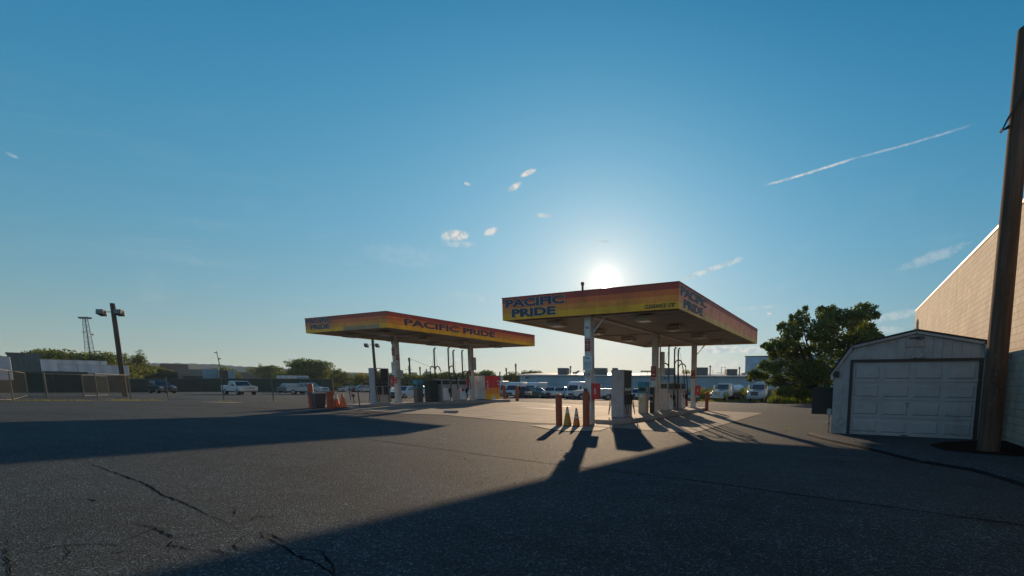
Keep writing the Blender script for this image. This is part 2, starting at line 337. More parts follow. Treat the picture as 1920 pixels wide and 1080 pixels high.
_g = ground(); _bvh = BVHTree.FromPolygons([tuple(v.co) for v in _g.data.vertices], [tuple(p.vertices) for p in _g.data.polygons])
def zm(x, y):                                            # height of the built ground sheet itself
    h = _bvh.ray_cast(Vector((x, y, 60)), Vector((0, 0, -1))); return h[0].z if h[0] else zg(x, y)
def drape(name, poly, m, lift, step=.5, kind='structure', edge=.0):     # a sheet over the ground, following its height
    bm = bmesh.new(); vs = [bm.verts.new((x, y, 0)) for x, y in poly]; bm.faces.new(vs)
    xs = [p[0] for p in poly]; ys = [p[1] for p in poly]
    def cuts(a, b, no, mk):
        t = a+step
        while t < b-1e-3:
            bmesh.ops.bisect_plane(bm, geom=bm.verts[:]+bm.edges[:]+bm.faces[:], plane_co=mk(t), plane_no=no); t += step
    cuts(min(xs), max(xs), (1, 0, 0), lambda t: (t, 0, 0)); cuts(min(ys), max(ys), (0, 1, 0), lambda t: (0, t, 0))
    for v in bm.verts: v.co.z = zg(v.co.x, v.co.y)+lift
    bmesh.ops.recalc_face_normals(bm, faces=bm.faces)
    if sum(f.normal.z for f in bm.faces) < 0: bmesh.ops.reverse_faces(bm, faces=bm.faces)
    me = bpy.data.meshes.new(name); bm.to_mesh(me); bm.free(); me.materials.append(M[m]); o = bpy.data.objects.new(name, me); COL.objects.link(o)
    o['kind'] = kind; return o
drape('concrete_pad', [(-4.67,14.2),(-4.67,27.6),(-27.5,29.4),(-27.2,14.9),(-22.9,14.2),(-18.3,14.05),(-16.8,14.9),(-11.2,14.35),(-10.5,14.7),(-7.7,14.6)], 'concrete', .012, 1.0)
drape('concrete_patch', [(-10.6,13.35),(-9.6,14.6),(-7.9,14.35),(-7.6,13.2),(-8.3,12.3),(-9.3,12.6)], 'concrete_light', .018, .5)
drape('concrete_apron', [(-37,14.2),(-33.6,14.4),(-33.9,15.2),(-37,15.0)], 'concrete_light', .012, 1.0)
# expansion joints of the pad
def ribbon(name, pts, w, m, lift=.02, jitter=0, seed=1, taper=False, cuts=.25, kind='structure'):
    rr = random.Random(seed); P = []
    for a, b in zip(pts, pts[1:]):
        L = math.dist(a, b); k = max(1, int(L/cuts))
        for i in range(k): P.append((a[0]+(b[0]-a[0])*i/k, a[1]+(b[1]-a[1])*i/k))
    P.append(pts[-1]); Q = []
    for i, (x, y) in enumerate(P):
        if jitter and 0 < i < len(P)-1: x += rr.uniform(-1, 1)*jitter; y += rr.uniform(-1, 1)*jitter
        Q.append((x, y))
    v = []; f = []
    for i, (x, y) in enumerate(Q):
        a = Q[max(0, i-1)]; b = Q[min(len(Q)-1, i+1)]; dx, dy = b[0]-a[0], b[1]-a[1]; L = math.hypot(dx, dy)+1e-9
        ww = w*(rr.uniform(.45, 1.35) if jitter else 1)*(max(.12, math.sin(math.pi*min(1, (i+.3)/len(Q)))) if taper else 1)/2
        for s in (-1, 1): px, py = x-s*dy/L*ww, y+s*dx/L*ww; v.append((px, py, zm(px, py)+lift))
        if i: f.append((2*i-2, 2*i-1, 2*i+1, 2*i))
    mb = MB(); mb.add(v, f); return mb, name, m, kind
def put(r): mb, name, m, kind = r; o = mb.build(name, m); o['kind'] = kind; return o
mbj = MB()
for x in (-8, -11.4, -14.8, -18.2, -21.6): q = ribbon('j', [(x, 14.7 if x > -17 else 14.3), (x, 28.2)], .03, 'crack', .02)[0]; mbj.add(q.v, q.f)
for y in (18, 21.4, 24.8): q = ribbon('j', [(-4.7, y), (-8.3, y)], .03, 'crack', .02)[0]; mbj.add(q.v, q.f); q = ribbon('j', [(-10.3, y), (-24, y)], .03, 'crack', .02)[0]; mbj.add(q.v, q.f)
o = mbj.build('pavement_joint', 'seam'); o['kind'] = 'structure'
put(ribbon('paving_seam', [(-26, 7.6), (-10.19, 7.0), (-4.58, 6.72), (-2.34, 6.69), (1.82, 6.16), (6, 5.9)], .035, 'seam', .004, .012, 3))
put(ribbon('paving_seam', [(-62, 8.2), (-48, 9.4), (-30, 11.2), (-20, 12.6), (-17, 13.1)], .10, 'seam', .008, .02, 5))
put(ribbon('paving_seam', [(-50.3, 14.0), (-40, 16.2), (-34, 17.2), (-27, 16.6)], .06, 'concrete_light', .010, .02, 5))
put(ribbon('paving_seam', [(-4.75, 27.6), (-4.5, 30)], .03, 'seam', .008, .01, 6))
def cracks():                                           # the branching crack at lower left, drawn from points on the ground
    def gp(*uv): return [G(u, v)[:2] for u, v in uv]
    L = [([(96,858),(160,866),(225,890),(265,904),(310,930),(345,944),(390,966),(430,982),(470,1002)], .022), ([(470,1002),(505,1012),(530,1026),(562,1045),(600,1058),(628,1080),(640,1096)], .026),
         ([(430,982),(468,976),(485,968),(510,970)], .012), ([(240,980),(290,990),(312,1002),(330,1010),(345,1006),(390,998),(428,992)], .014),
         ([(330,1010),(318,1022),(345,1028),(372,1032)], .010), ([(24,1040),(70,1030),(120,1023),(180,1020),(222,1024)], .012), ([(205,1036),(230,1036)], .012), ([(60,1000),(95,990),(135,986)], .008),
         ([(562,1034),(598,1032),(610,1042),(625,1060),(628,1076)], .014), ([(437,968),(440,955)], .008), ([(490,996),(540,1016)], .010), ([(165,935),(178,940)], .02), ([(650,1085),(690,1110),(720,1150)], .03),
         ([(490,1010),(488,998)], .008), ([(345,944),(330,936),(300,940),(286,948)], .007), ([(265,904),(280,912),(300,915)], .007), ([(470,1002),(455,1008),(440,1022),(446,1034)], .008), ([(222,1024),(240,1012),(262,1004),(290,990)], .008), ([(120,1023),(128,1034),(124,1050)], .007), ([(372,1032),(400,1030),(430,1040)], .008), ([(8,1000),(14,1020),(12,1045),(18,1080),(16,1110)], .007), ([(640,1096),(660,1130),(700,1180)], .026)]
    mb = MB()
    for i, (pts, w) in enumerate(L):
        q = ribbon('c', gp(*pts), (w*.85 if w > .02 else w*1.3), 'crack', .004, .012, 11+i, True, .06)[0]; mb.add(q.v, q.f)
    for i, pts in enumerate([[(1270,762+105),(1310,862)], [(1560,866),(1574,867),(1590,866)], [(870,860),(874,861)]]):
        q = ribbon('c', gp(*pts), .05, 'crack', .004, .012, 31+i, True, .06)[0]; mb.add(q.v, q.f)
    o = mb.build('asphalt_crack', 'crack'); o['kind'] = 'structure'
cracks()
# raised asphalt apron in front of the shed, with a darker strip along its rolled edge
def apron():
    e = [(-1.25,15.6),(-.45,13.9),(.39,12.6),(.9,11.6),(1.33,10.75),(2.1,10.1),(2.4,9.2),(2.6,8.3),(3.1,7.2),(3.95,6.2)]
    e2 = []
    for a, b in zip(e, e[1:]):
        for i in range(6): e2.append((a[0]+(b[0]-a[0])*i/6, a[1]+(b[1]-a[1])*i/6))
    e2.append(e[-1]); rr = random.Random(4); v = []; f = []; offs = (0, .07, .17, .30); hs = (-.01, .05, .11, .12)
    for i, (x, y) in enumerate(e2):
        a, b = e2[max(0, i-1)], e2[min(len(e2)-1, i+1)]; dx, dy = b[0]-a[0], b[1]-a[1]; L = math.hypot(dx, dy); j = rr.uniform(-.02, .02)
        for o_, h in zip(offs, hs): px, py = x-dy/L*(o_+j), y+dx/L*(o_+j); v.append((px, py, zg(px, py)+h))
        v.append((3.98, max(y, 6.2)+.0*i, zg(3.98, y)+.115))
    for i in range(len(e2)-1):
        for k in range(4): f.append((i*5+k, i*5+k+1, i*5+5+k+1, i*5+5+k))
    mb = MB(); mb.add(v, f); mb.m = [1 if i % 4 == 0 else 0 for i in range(len(f))]; o = mb.build('asphalt_apron', ['asphalt', 'seam'], smooth='auto'); o['kind'] = 'structure'
    if o.data.polygons[3].normal.z < 0: o.data.flip_normals()
apron()
M['gravel'] = mat('dark_gravel', (.045, .035, .028), .95, var=.6, vscale=14, bump=1.0, bscale=60, spec=0)
drape('dirt_patch', [(2.0,12.3),(2.6,12.0),(3.9,11.9),(3.9,15.35),(3.5,15.3),(2.35,14.2),(1.85,13.2)], 'gravel', .13, .5)
drape('mown_verge', [(-40,52),(-12,58),(8,50),(16,62),(12,84),(-42,80)][0:0] or [at(1290,70)[:2], at(1560,62)[:2], at(1720,60)[:2], at(1720,96)[:2], at(1290,92)[:2]], 'gravel', .03, 2)
# distant ridges
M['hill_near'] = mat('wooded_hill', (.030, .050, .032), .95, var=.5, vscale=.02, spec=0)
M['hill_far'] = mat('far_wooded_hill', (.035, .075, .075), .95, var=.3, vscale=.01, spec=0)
def ridge(name, pts, d, m, base=-6, depth=500, seed=1):
    rr = random.Random(seed); v = []; f = []; P = []
    for a, b in zip(pts, pts[1:]):
        k = max(2, int((b[0]-a[0])/8))
        for i in range(k): P.append((a[0]+(b[0]-a[0])*i/k, a[1]+(b[1]-a[1])*i/k))
    P.append(pts[-1])
    for u, vv in P:
        top = W(u, vv+rr.uniform(-.7, .7), d); lo = W(u, 722, d*.86); bk = W(u, 722, d+depth)
        mid = (np.array([lo[0], lo[1], 0])+top*1.0)/2
        v += [(lo[0], lo[1], base), (mid[0], mid[1], top[2]*.66), tuple(top), (bk[0], bk[1], base)]
    for i in range(len(P)-1):
        for k in range(3): f.append((i*4+k, i*4+4+k, i*4+5+k, i*4+1+k))
    mb = MB(); mb.add(v, f); o = mb.build(name, m, smooth=True); o['kind'] = 'structure'
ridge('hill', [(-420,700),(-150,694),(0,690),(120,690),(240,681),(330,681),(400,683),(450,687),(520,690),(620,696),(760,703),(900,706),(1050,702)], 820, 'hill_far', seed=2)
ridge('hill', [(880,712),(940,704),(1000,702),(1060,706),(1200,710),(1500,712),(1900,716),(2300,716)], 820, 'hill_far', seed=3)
M['bank'] = mat('wooded_bank', (.028, .040, .018), .95, var=.5, vscale=.3, spec=0)
ridge('hill', [(-60,690),(20,684),(60,668),(100,662),(150,662),(190,668),(230,679),(290,690),(350,700),(420,706),(480,712)], 118, 'bank', seed=8, depth=60, base=-2)
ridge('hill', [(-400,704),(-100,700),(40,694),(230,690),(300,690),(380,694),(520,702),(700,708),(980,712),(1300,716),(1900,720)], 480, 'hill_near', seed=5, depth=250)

# ================================================================== CANOPIES
def stripes(name, z0, h, bands, damage=None, fade=1.0):   # painted bands by height on the fascia panels, with seams and weathering
    def f(g, b, pos):
        sp = g.n('ShaderNodeSeparateXYZ'); g.set(sp.inputs[0], pos); t = g.m('DIVIDE', g.m('SUBTRACT', sp.outputs[2], z0), h)
        c = g.ramp(t, bands, 'CONSTANT')
        if damage:
            x0, x1, lim = damage; inx = g.m('MULTIPLY', g.m('GREATER_THAN', sp.outputs[0], x0), g.m('LESS_THAN', sp.outputs[0], x1))
            c = g.mix(g.m('MULTIPLY', inx, g.m('LESS_THAN', t, lim)), c, (.38, .24, .13))
        c = g.mix(1.0, c, g.ramp(g.noise(pos, 1.3, 6, .65), [(.3, .72), (.7, 1.18)]), 'MULTIPLY')
        c = g.mix(g.ramp(g.noise(g.v('MULTIPLY', pos, (1, 1, .15)), 6, 5, .7), [(.58, 0), (.75, .35)]), c, (.18, .10, .05))
        s = g.m('FRACT', g.m('DIVIDE', g.m('ADD', sp.outputs[0], sp.outputs[1]), 1.22)); c = g.mix(g.m('MULTIPLY', g.m('LESS_THAN', s, .012), .5), c, (.1, .04, .02))
        g.set(b.inputs['Base Color'], c); b.inputs['Roughness'].default_value = .5
    M[name] = world_mat(name, f)
OB = [(0, (.92,.44,.01)), (.27, (.82,.27,.03)), (.52, (.74,.16,.03)), (.76, (.42,.055,.03))]
FB = [(0, (.80,.52,.15)), (.24, (.80,.34,.17)), (.50, (.78,.29,.16)), (.80, (.38,.09,.06))]  # paler set of bands for the nearer canopy's side fascias
stripes('fascia_orange', 4.17, .864, OB); stripes('fascia_pale', 4.17, .864, FB)
stripes('fascia_a', 4.47, .807, OB); stripes('fascia_a_damaged', 4.47, .807, OB, (-25.51, -22.56, .25))
stripes('cabinet_stripes', .42, 1.76, [(0, (.92,.44,.01)), (.26, (.80,.26,.03)), (.51, (.62,.03,.03))])
def canopy(label, x0, x1, y0, y1, z, h, cols, cx, lights, fm_front, fm_side, base_z, name='fuel_canopy'):
    t = thing(name, label, 'canopy', ((x0+x1)/2, (y0+y1)/2, base_z), group='fuel station canopies')
    ox, oy, oz = t.location; L = (-ox, -oy, -oz)           # parts are written in world numbers and shifted
    def B(mb, nm, mats, par=t, **k):
        o = mb.build(nm, mats, par, **k); o.location = L if par is t else (0, 0, 0); return o
    mb = MB(); mb.box(x0+.05, x1-.05, y0+.05, y1-.05, z+.30, z+h-.14); 
    roof = B(mb, 'roof_deck', 'beige')
    # pan deck underside: raised ribs across the width
    mb = MB(); y = y0+.06
    while y < y1-.35: mb.box(x0+.05, x1-.05, y, y+.16, z+.06, z+.12); mb.box(x0+.05, x1-.05, y+.16, y+.30, z+.115, z+.17); y += .30
    mb.box(x0+.05, x1-.05, y0+.05, y1-.05, z+.175, z+.295)
    B(mb, 'ceiling_panel', 'beige')
    mb = MB()
    for bx in (cx,): mb.box(bx-.16, bx+.16, y0+.06, y1-.06, z-.10+.10, z+.055)
    for yc in cols: mb.box(x0+.3, x1-.3, yc-.06, yc+.06, z+.0, z+.052)
    B(mb, 'beam', 'beige')
    # fascias: front and back run between the side ones
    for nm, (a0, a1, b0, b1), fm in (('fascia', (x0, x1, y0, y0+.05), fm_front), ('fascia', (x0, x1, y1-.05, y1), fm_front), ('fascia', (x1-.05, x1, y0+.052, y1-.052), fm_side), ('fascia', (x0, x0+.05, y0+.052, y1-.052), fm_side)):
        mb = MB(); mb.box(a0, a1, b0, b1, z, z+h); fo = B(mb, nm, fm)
    mb = MB()
    mb.box(x0-.02, x1+.02, y0-.02, y0+.05, z+h+.002, z+h+.03); mb.box(x0-.02, x1+.02, y1-.05, y1+.02, z+h+.002, z+h+.03)
    mb.box(x0-.02, x0+.05, y0+.052, y1-.052, z+h+.002, z+h+.03); mb.box(x1-.05, x1+.02, y0+.052, y1-.052, z+h+.002, z+h+.03); B(mb, 'coping', 'signred')
    colo = []
    for yc, zb in zip(cols, base_cols[name_key(label)]):
        mb = MB(); mb.box(cx-.14, cx+.14, yc-.14, yc+.14, zb, z-.03); mb.box(cx-.2, cx+.2, yc-.2, yc+.2, z-.03, z-.002)
        mb.box(cx-.19, cx+.19, yc-.19, yc+.19, zb-.01, zb+.02); mb.tube([(cx+.16, yc+.05, zb+.5), (cx+.16, yc+.05, z-.03)], .022, 6)
        colo.append(B(mb, 'column', 'offwhite', bevel=.012))
    for lx, ly in lights:
        mb = MB(); mb.box(lx-.32, lx+.32, ly-.32, ly+.32, z-.16, z-.005, 0); mb.box(lx-.36, lx+.36, ly-.36, ly+.36, z-.19, z-.162, 0)
        lo = B(mb, 'light_fixture', 'beige', bevel=.01)
        mb = MB(); mb.box(lx-.25, lx+.25, ly-.25, ly+.25, z-.205, z-.192); lf = mb.build('lens', 'lens', lo)
    return t, B, colo
def name_key(s): return 'B' if 'nearer' in s else 'A'
base_cols = {'B': (.01, .16, .16), 'A': (.43, .43)}
LB = [(x, y) for x in (-7.2, -11.2) for y in (16.0, 19.2, 22.7, 26.3)]
LA = [(x, y) for x in (-24.0, -26.9) for y in (17.6, 20.4, 23.4, 26.4)]
cb, BB, colB = canopy('nearer orange and yellow striped fuel canopy on three white columns, sun above its roof', -13.09, -5.449, 14.863, 29.13, 4.17, .864, (15.362, 21.917, 28.34), -9.277, LB, 'fascia_orange', 'fascia_pale', 0.0)
ca, BA, colA = canopy('farther orange and yellow striped fuel canopy on two white columns with a missing yellow strip', -28.95, -21.95, 16.23, 28.38, 4.47, .807, (19.0, 24.985), -25.07, LA, 'fascia_a_damaged', 'fascia_a', .42)
def lettering(B, specs, mats=('navy', 'outline')):
    for s, o, fc, w, h, off, outl in specs: mb = MB(); fit_text(mb, s, o, fc, w, h, 0, off, outl, 1); B(mb, 'lettering', list(mats))
lettering(BB, [('PACIFIC', (-12.9, 14.855, 4.66), '-y', 2.83, .31, .04, .026), ('PRIDE', (-12.6, 14.855, 4.27), '-y', 2.12, .31, .04, .026)])
lettering(BB, [('PACIFIC', (-5.441, 15.02, 4.64), '+x', 3.05, .33, .04, .026), ('PRIDE', (-5.441, 15.35, 4.27), '+x', 2.25, .30, .04, .026)])
mb = MB(); fit_text(mb, "CLEARANCE 13'8\"", (-6.72, 14.857, 4.23), '-y', 1.15, .145, 0, .02); BB(mb, 'lettering', 'ink')
lettering(BA, [('PACIFIC', (-28.82, 16.222, 4.98), '-y', 2.35, .27, .04, .026), ('PRIDE', (-28.45, 16.222, 4.64), '-y', 1.75, .27, .04, .026)])
mb = MB(); fit_text(mb, 'PACIFIC PRIDE', (-21.942, 17.25, 4.70), '+x', 6.85, .36, 0, .03); BA(mb, 'lettering', 'navy')
# roof vent pipe, drain braces
mb = MB(); mb.tube([(-12.2, 19.6, 4.9), (-12.2, 19.6, 6.5)], .055, 10); mb.lathe([(.06, 6.40), (.085, 6.44), (.085, 6.54), (.07, 6.56)], 10, c=(-12.2, 19.6, 0)); BB(mb, 'vent_pipe', 'rust')
for yc in (15.362, 28.34):
    mb = MB(); mb.tube([(-9.13, yc, 3.55), (-8.55, yc, 4.16)], .035, 8); BB(mb, 'brace', 'offwhite')
mb = MB(); mb.tube([(-9.08, 22.1, .3), (-9.08, 22.1, 4.0), (-9.25, 22.3, 4.15)], .04, 8); BB(mb, 'conduit', 'offwhite'); BB(MB().box(-9.03, -8.90, 22.06, 22.3, 2.1, 3.3), 'junction_box', 'offwhite')
BA(MB().tube([(-24.86, 19.05, .5), (-24.86, 19.05, 4.4)], .03, 8), 'conduit', 'grey'); BA(MB().box(-24.93, -24.78, 18.95, 19.2, 1.9, 2.4), 'junction_box', 'grey'); BA(MB().box(-24.93, -24.78, 24.9, 25.2, 2.6, 3.5), 'junction_box', 'grey')
# notices on the columns
def notice(B, col, facing, x, y, z0, z1, w, lines, bm, tm, arrow=False, name='notice', bd=.012):
    """board centred at x (or y for +x) on the plane y (or x)"""
    mb = MB()
    if facing == '-y': mb.box(x-w/2, x+w/2, y-bd, y, z0, z1, 0); f0 = y-bd-.003
    else: mb.box(x, x+bd, y-w/2, y+w/2, z0, z1, 0); f0 = x+bd+.003
    H = z1-z0
    for s, rel, hh, ww in lines:
        o = (x-w*ww/2, f0, z0+H*rel) if facing == '-y' else (f0, y-w*ww/2, z0+H*rel)
        fit_text(mb, s, o, facing, w*ww, H*hh, 1)
    if arrow:
        q = [(-.36,.05),(.08,.05),(.08,.12),(.36,0),(.08,-.12),(.08,-.05),(-.36,-.05)]; zc = z0+H*.26
        if facing == '-y': mb.prism([(x+a*w, zc+b*w*1.4) for a, b in q], f0-.002, f0+.002, 'y', 1)
        else: mb.prism([(y+a*w, zc+b*w*1.4) for a, b in q], f0-.002, f0+.002, 'x', 1)
    o = mb.build(name, [bm, tm], col); return o
cy = 15.362-.14-.004
notice(BB, colB[0], '-y', -9.277, cy, 3.38, 3.90, .25, [('WLB', .62, .18, .7)], 'paper', 'ink')
notice(BB, colB[0], '-y', -9.277, cy, 2.86, 3.33, .25, [('WARNING', .80, .10, .85), ('IT IS', .62, .08, .4), ('UNLAWFUL', .48, .09, .8), ('TO SMOKE', .34, .09, .75), ('& FILL', .18, .09, .5)], 'signred', 'paper')
notice(BB, colB[0], '-y', -9.26, cy-.02, 2.13, 2.68, .42, [('Welcome', .82, .07, .5), ('always keep this', .55, .055, .8), ('transaction at the', .45, .055, .85), ('facility please call', .35, .055, .8), ('support desk', .25, .055, .6), ('for assistance at', .15, .055, .85)], 'paper', 'navy')
notice(BB, colB[0], '-y', -9.28, cy-.02, 1.88, 2.08, .34, [('110', .22, .55, .7)], 'outline', 'ink')
notice(BB, colB[0], '-y', -9.277, cy, .9, 1.18, .2, [('NO', .6, .2, .4), ('SMOKING', .25, .2, .8)], 'signred', 'paper')
cy = 21.917-.14-.004
notice(BB, colB[1], '-y', -9.30, cy-.01, 1.98, 2.55, .30, [('EMERGENCY', .82, .07, .85), ('SHUT OFF', .68, .07, .7), ('SWITCH', .54, .07, .5)], 'signred', 'paper', True)
notice(BB, colB[1], '-y', -9.33, cy-.01, 1.82, 1.93, .2, [('STOP', .3, .5, .6)], 'signred', 'paper')
cy = 28.34-.14-.004
notice(BB, colB[2], '-y', -9.277, cy-.01, 2.02, 2.55, .28, [('EMERGENCY', .82, .07, .85), ('SHUT OFF', .68, .07, .7)], 'signred', 'paper', True)
cy = 19.0-.14-.004
notice(BA, colA[0], '-y', -25.10, cy, 3.95, 4.40, .26, [('WLB', .5, .2, .6)], 'beige', 'ink')
notice(BA, colA[0], '-y', -25.10, cy, 3.27, 3.74, .25, [('WARNING', .80, .10, .85), ('NO', .62, .08, .4), ('SMOKING', .45, .09, .8), ('STOP', .28, .09, .6), ('ENGINE', .12, .09, .7)], 'signred', 'paper')
notice(BA, colA[0], '-y', -25.12, cy-.02, 2.12, 2.88, .36, [('Welcome', .82, .07, .5), ('please keep this', .66, .05, .8), ('facility clean', .52, .05, .7), ('call for help', .38, .05, .7)], 'paper', 'navy')
notice(BA, colA[0], '-y', -25.02, cy-.01, 1.60, 1.98, .30, [('EMERGENCY', .82, .08, .85), ('SHUT OFF', .68, .08, .7)], 'red', 'paper', True)
notice(BA, colA[0], '+x', -24.92, 19.0, 3.0, 3.3, .26, [('DIESEL', .4, .3, .8)], 'signred', 'paper')
cy = 24.985-.14-.004
notice(BA, colA[1], '-y', -25.12, cy-.01, 2.15, 2.55, .30, [('SHUT OFF', .7, .1, .7)], 'signred', 'paper', True)
def extinguisher(col, x, y, z, turn=0):
    mb = MB(); mb.box(x-.14, x+.14, y-.09, y+.09, z, z+.62, 0); mb.box(x-.025, x+.025, y-.1, y-.092, z+.2, z+.42, 1)
    mb.build('extinguisher_box', ['red', 'paper'], col, bevel=.015)
extinguisher(colB[0], -8.98, 15.35, 1.02); extinguisher(colB[2], -8.93, 28.3, .95); extinguisher(colA[0], -25.38, 18.95, 1.4); extinguisher(colA[1], -25.42, 24.9, 1.35)
mb = MB(); mb.lathe([(.07, 0), (.07, .10), (.04, .16)], 10, c=(-9.35, 15.15, 1.28)); mb.box(-9.38, -9.32, 15.12, 15.2, .9, 1.28); mb.build('alarm_horn', 'dgrey', colB[0])

# ================================================================== ISLANDS
def island(label, x0, x1, y0, y1, zb, zt):
    r = (x1-x0)*.35; P = []
    for (cx_, cy_, a0) in ((x1-r, y1-r, 0), (x0+r, y1-r, 90), (x0+r, y0+r, 180), (x1-r, y0+r, 270)):
        for k in range(7): a = R(a0+k*15); P.append((cx_+r*math.cos(a), cy_+r*math.sin(a)))
    mb = MB(); mb.prism(P, zb, zt, 'z'); o = mb.build('island_kerb', 'kerb', bevel=.025); o['kind'] = 'structure'
island('', -10.15, -8.32, 16.1, 28.9, -.1, .155); island('', -25.95, -24.02, 16.0, 28.3, .05, .425)

# ================================================================== FUEL DISPENSERS
def hose(mb, a, b, sag, n=14, r=.016, m=0):
    a, b = Vector(a), Vector(b); mb.tube([a.lerp(b, i/n)+Vector((0, 0, -4*sag*(i/n)*(1-i/n))) for i in range(n+1)], r, 6, m)
def loop(mb, p, q, out, low, r=.016, m=0):               # hose leaving p, drooping outward and down to low, back up to q
    p, q, out = Vector(p), Vector(q), Vector(out); P = []
    for i in range(17):
        t = i/16; s = math.sin(math.pi*t); c = p.lerp(q, t)+out*s; c.z = (p.z*(1-t)+q.z*t)*(1-s)+low*s; P.append(c)
    mb.tube(P, r, 6, m)
def nozzle(mb, x, y, z, dx, m=0):
    mb.box(x-.035, x+.035, y-.03, y+.03, z-.14, z+.12, m); mb.tube([(x, y, z+.1), (x+dx*.09, y, z+.06), (x+dx*.13, y, z-.05)], .018, 6, m)
def big_dispenser(label, x0, x1, y0, y1, z, H, open_head, group='fuel dispensers under the canopies'):
    t = thing('fuel_dispenser', label, 'fuel dispenser', ((x0+x1)/2, (y0+y1)/2, z), group=group)
    hx, hy = (x1-x0)/2, (y1-y0)/2
    mb = MB(); mb.box(-hx, hx, -hy, -hy+.07, .03, H-.03); mb.box(-hx, hx, hy-.07, hy, .03, H*.66 if open_head else H-.03)
    if open_head: mb.box(hx-.05, hx, hy-.05, hy, H*.66, H-.03); mb.box(-hx, -hx+.05, hy-.05, hy, H*.66, H-.03)
    mb.box(-hx, hx, -hy, hy, H-.028, H); mb.box(-hx-.01, hx+.01, -hy-.01, hy+.01, 0, .028); mb.build('cabinet_frame', 'grey', t, bevel=.01)
    mb = MB(); mb.box(-hx+.03, hx-.03, -hy+.072, hy-.072, .03, H*.50); mb.build('lower_panel', 'beige' if open_head else 'grey', t)
    mb = MB(); mb.box(-hx+.01, hx-.01, -hy+.072, hy-.072, H*.502, H*.66); mb.build('display_head', 'black', t, bevel=.01)
    for s in (-1, 1):
        x = s*(hx+.001)
        for k in range(3): yy = -hy+.2+k*(2*hy-.4)/2; MB().box(x-.008, x+.008, yy-.07, yy+.07, H*.56, H*.62).build('price_display', 'lens' if not open_head else 'dgrey', t)
    mb = MB()
    if open_head: mb.box(hx-.07, hx-.02, hy-.46, hy-.06, H*.662, H-.03); mb.tube([(0, -hy+.22, H*.66), (0, -hy+.22, H-.03)], .02, 6); mb.tube([(0, -hy+.34, H*.66), (0, -hy+.34, H-.03)], .02, 6)
    else: mb.box(-hx+.03, hx-.03, -hy+.075, hy-.075, H*.662, H-.03)
    mb.build('upper_panel', 'black', t)
    for s in (-1, 1):
        for k in (-1, 1):
            y = k*hy*.42; mb = MB(); mb.box(min(s*hx, s*(hx+.09)), max(s*hx, s*(hx+.09)), y-.11, y+.11, H*.27, H*.49, 0); nozzle(mb, s*(hx+.10), y, H*.42, s*.3, 1)
            hb = mb.build('nozzle_boot', ['dgrey', 'black'], t)
            mb = MB(); loop(mb, (s*(hx+.10), y, H*.36), (s*(hx+.03), y+k*.22, H*.5), (s*.10, k*.08, 0), .12); mb.build('hose', 'rubber', t)
    return t
big_dispenser('tall grey fuel dispenser with black nozzle front, nearest the first column of the nearer canopy', -9.62, -9.0, 17.75, 18.6, .157, 2.08, False)
d4 = big_dispenser('grey fuel dispenser with open window frame head beside the orange cones at the farther canopy', -24.85, -24.42, 17.05, 17.98, .427, 2.03, True)
def kiosk(label, x0, x1, y0, y1, z, H, head='teal', note=True):
    t = thing('card_reader', label, 'payment kiosk', ((x0+x1)/2, (y0+y1)/2, z), group='payment kiosks on the islands'); hx, hy = (x1-x0)/2, (y1-y0)/2
    mb = MB(); mb.box(-hx+.02, hx-.02, -hy+.02, hy-.02, 0, H*.64); mb.build('pedestal', 'beige' if head == 'teal' and note else 'dgrey', t, bevel=.01)
    mb = MB(); mb.box(-hx, hx, -hy, hy, H*.642, H); mb.build('head', head, t, bevel=.02)
    mb = MB(); mb.box(-hx+.05, hx-.05, -hy-.012, -hy+.0, H*.70, H*.82, 0); mb.box(hx-.0, hx+.012, -hy+.06, hy-.06, H*.70, H*.84, 0); mb.build('screen', 'glass', t)
    if note:
        mb = MB(); mb.box(-.13, .06, -hy-.0, -hy+.019, H*.50, H*.60, 0); mb.build('paper_notice', 'paper', t)
        mb = MB(); mb.box(-.08, .02, -hy+.0, -hy+.018, H*.33, H*.47, 0); mb.build('paper_notice', 'sign_yellow', t)
    return t
M['sign_yellow'] = mat('yellowed_label', (.55, .38, .15), .6, var=.1)
M['dgreen'] = mat('dark_green_enamel', (.02, .035, .032), .5, var=.2)
kiosk('teal topped card reader on a grey pedestal beside the middle column of the nearer canopy', -9.86, -9.42, 21.05, 21.5, .157, 1.58)
kiosk('teal topped card reader on a dark pedestal beside the farther canopy front column', -25.2, -24.8, 20.15, 20.6, .427, 1.40, 'teal', False)
t = thing('control_post', 'slim black control post beside the middle column of the nearer canopy', 'control post', (-9.2, 21.45, .157))
mb = MB(); mb.box(-.12, .06, -.12, .12, 0, 1.32); mb.build('housing', 'black', t, bevel=.01)
MB().box(-.10, .05, -.135, -.121, .85, .95).build('button_panel', 'grey', t); MB().box(-.10, .05, -.135, -.121, .55, .62).build('button_panel', 'grey', t)
t = thing('waste_cabinet', 'plain dark green upright cabinet between the teal kiosk and the hose masts', 'cabinet', (-24.85, 21.25, .427))
mb = MB(); mb.box(-.27, .27, -.3, .3, 0, 1.36); mb.build('housing', 'dgreen', t, bevel=.015)
mb = MB(); mb.box(-.29, .29, -.32, .32, 1.362, 1.41); mb.build('lid', 'dgrey', t, bevel=.01)
mb = MB(); mb.box(.272, .285, -.2, .2, .2, 1.2); mb.build('door', 'dgreen', t)
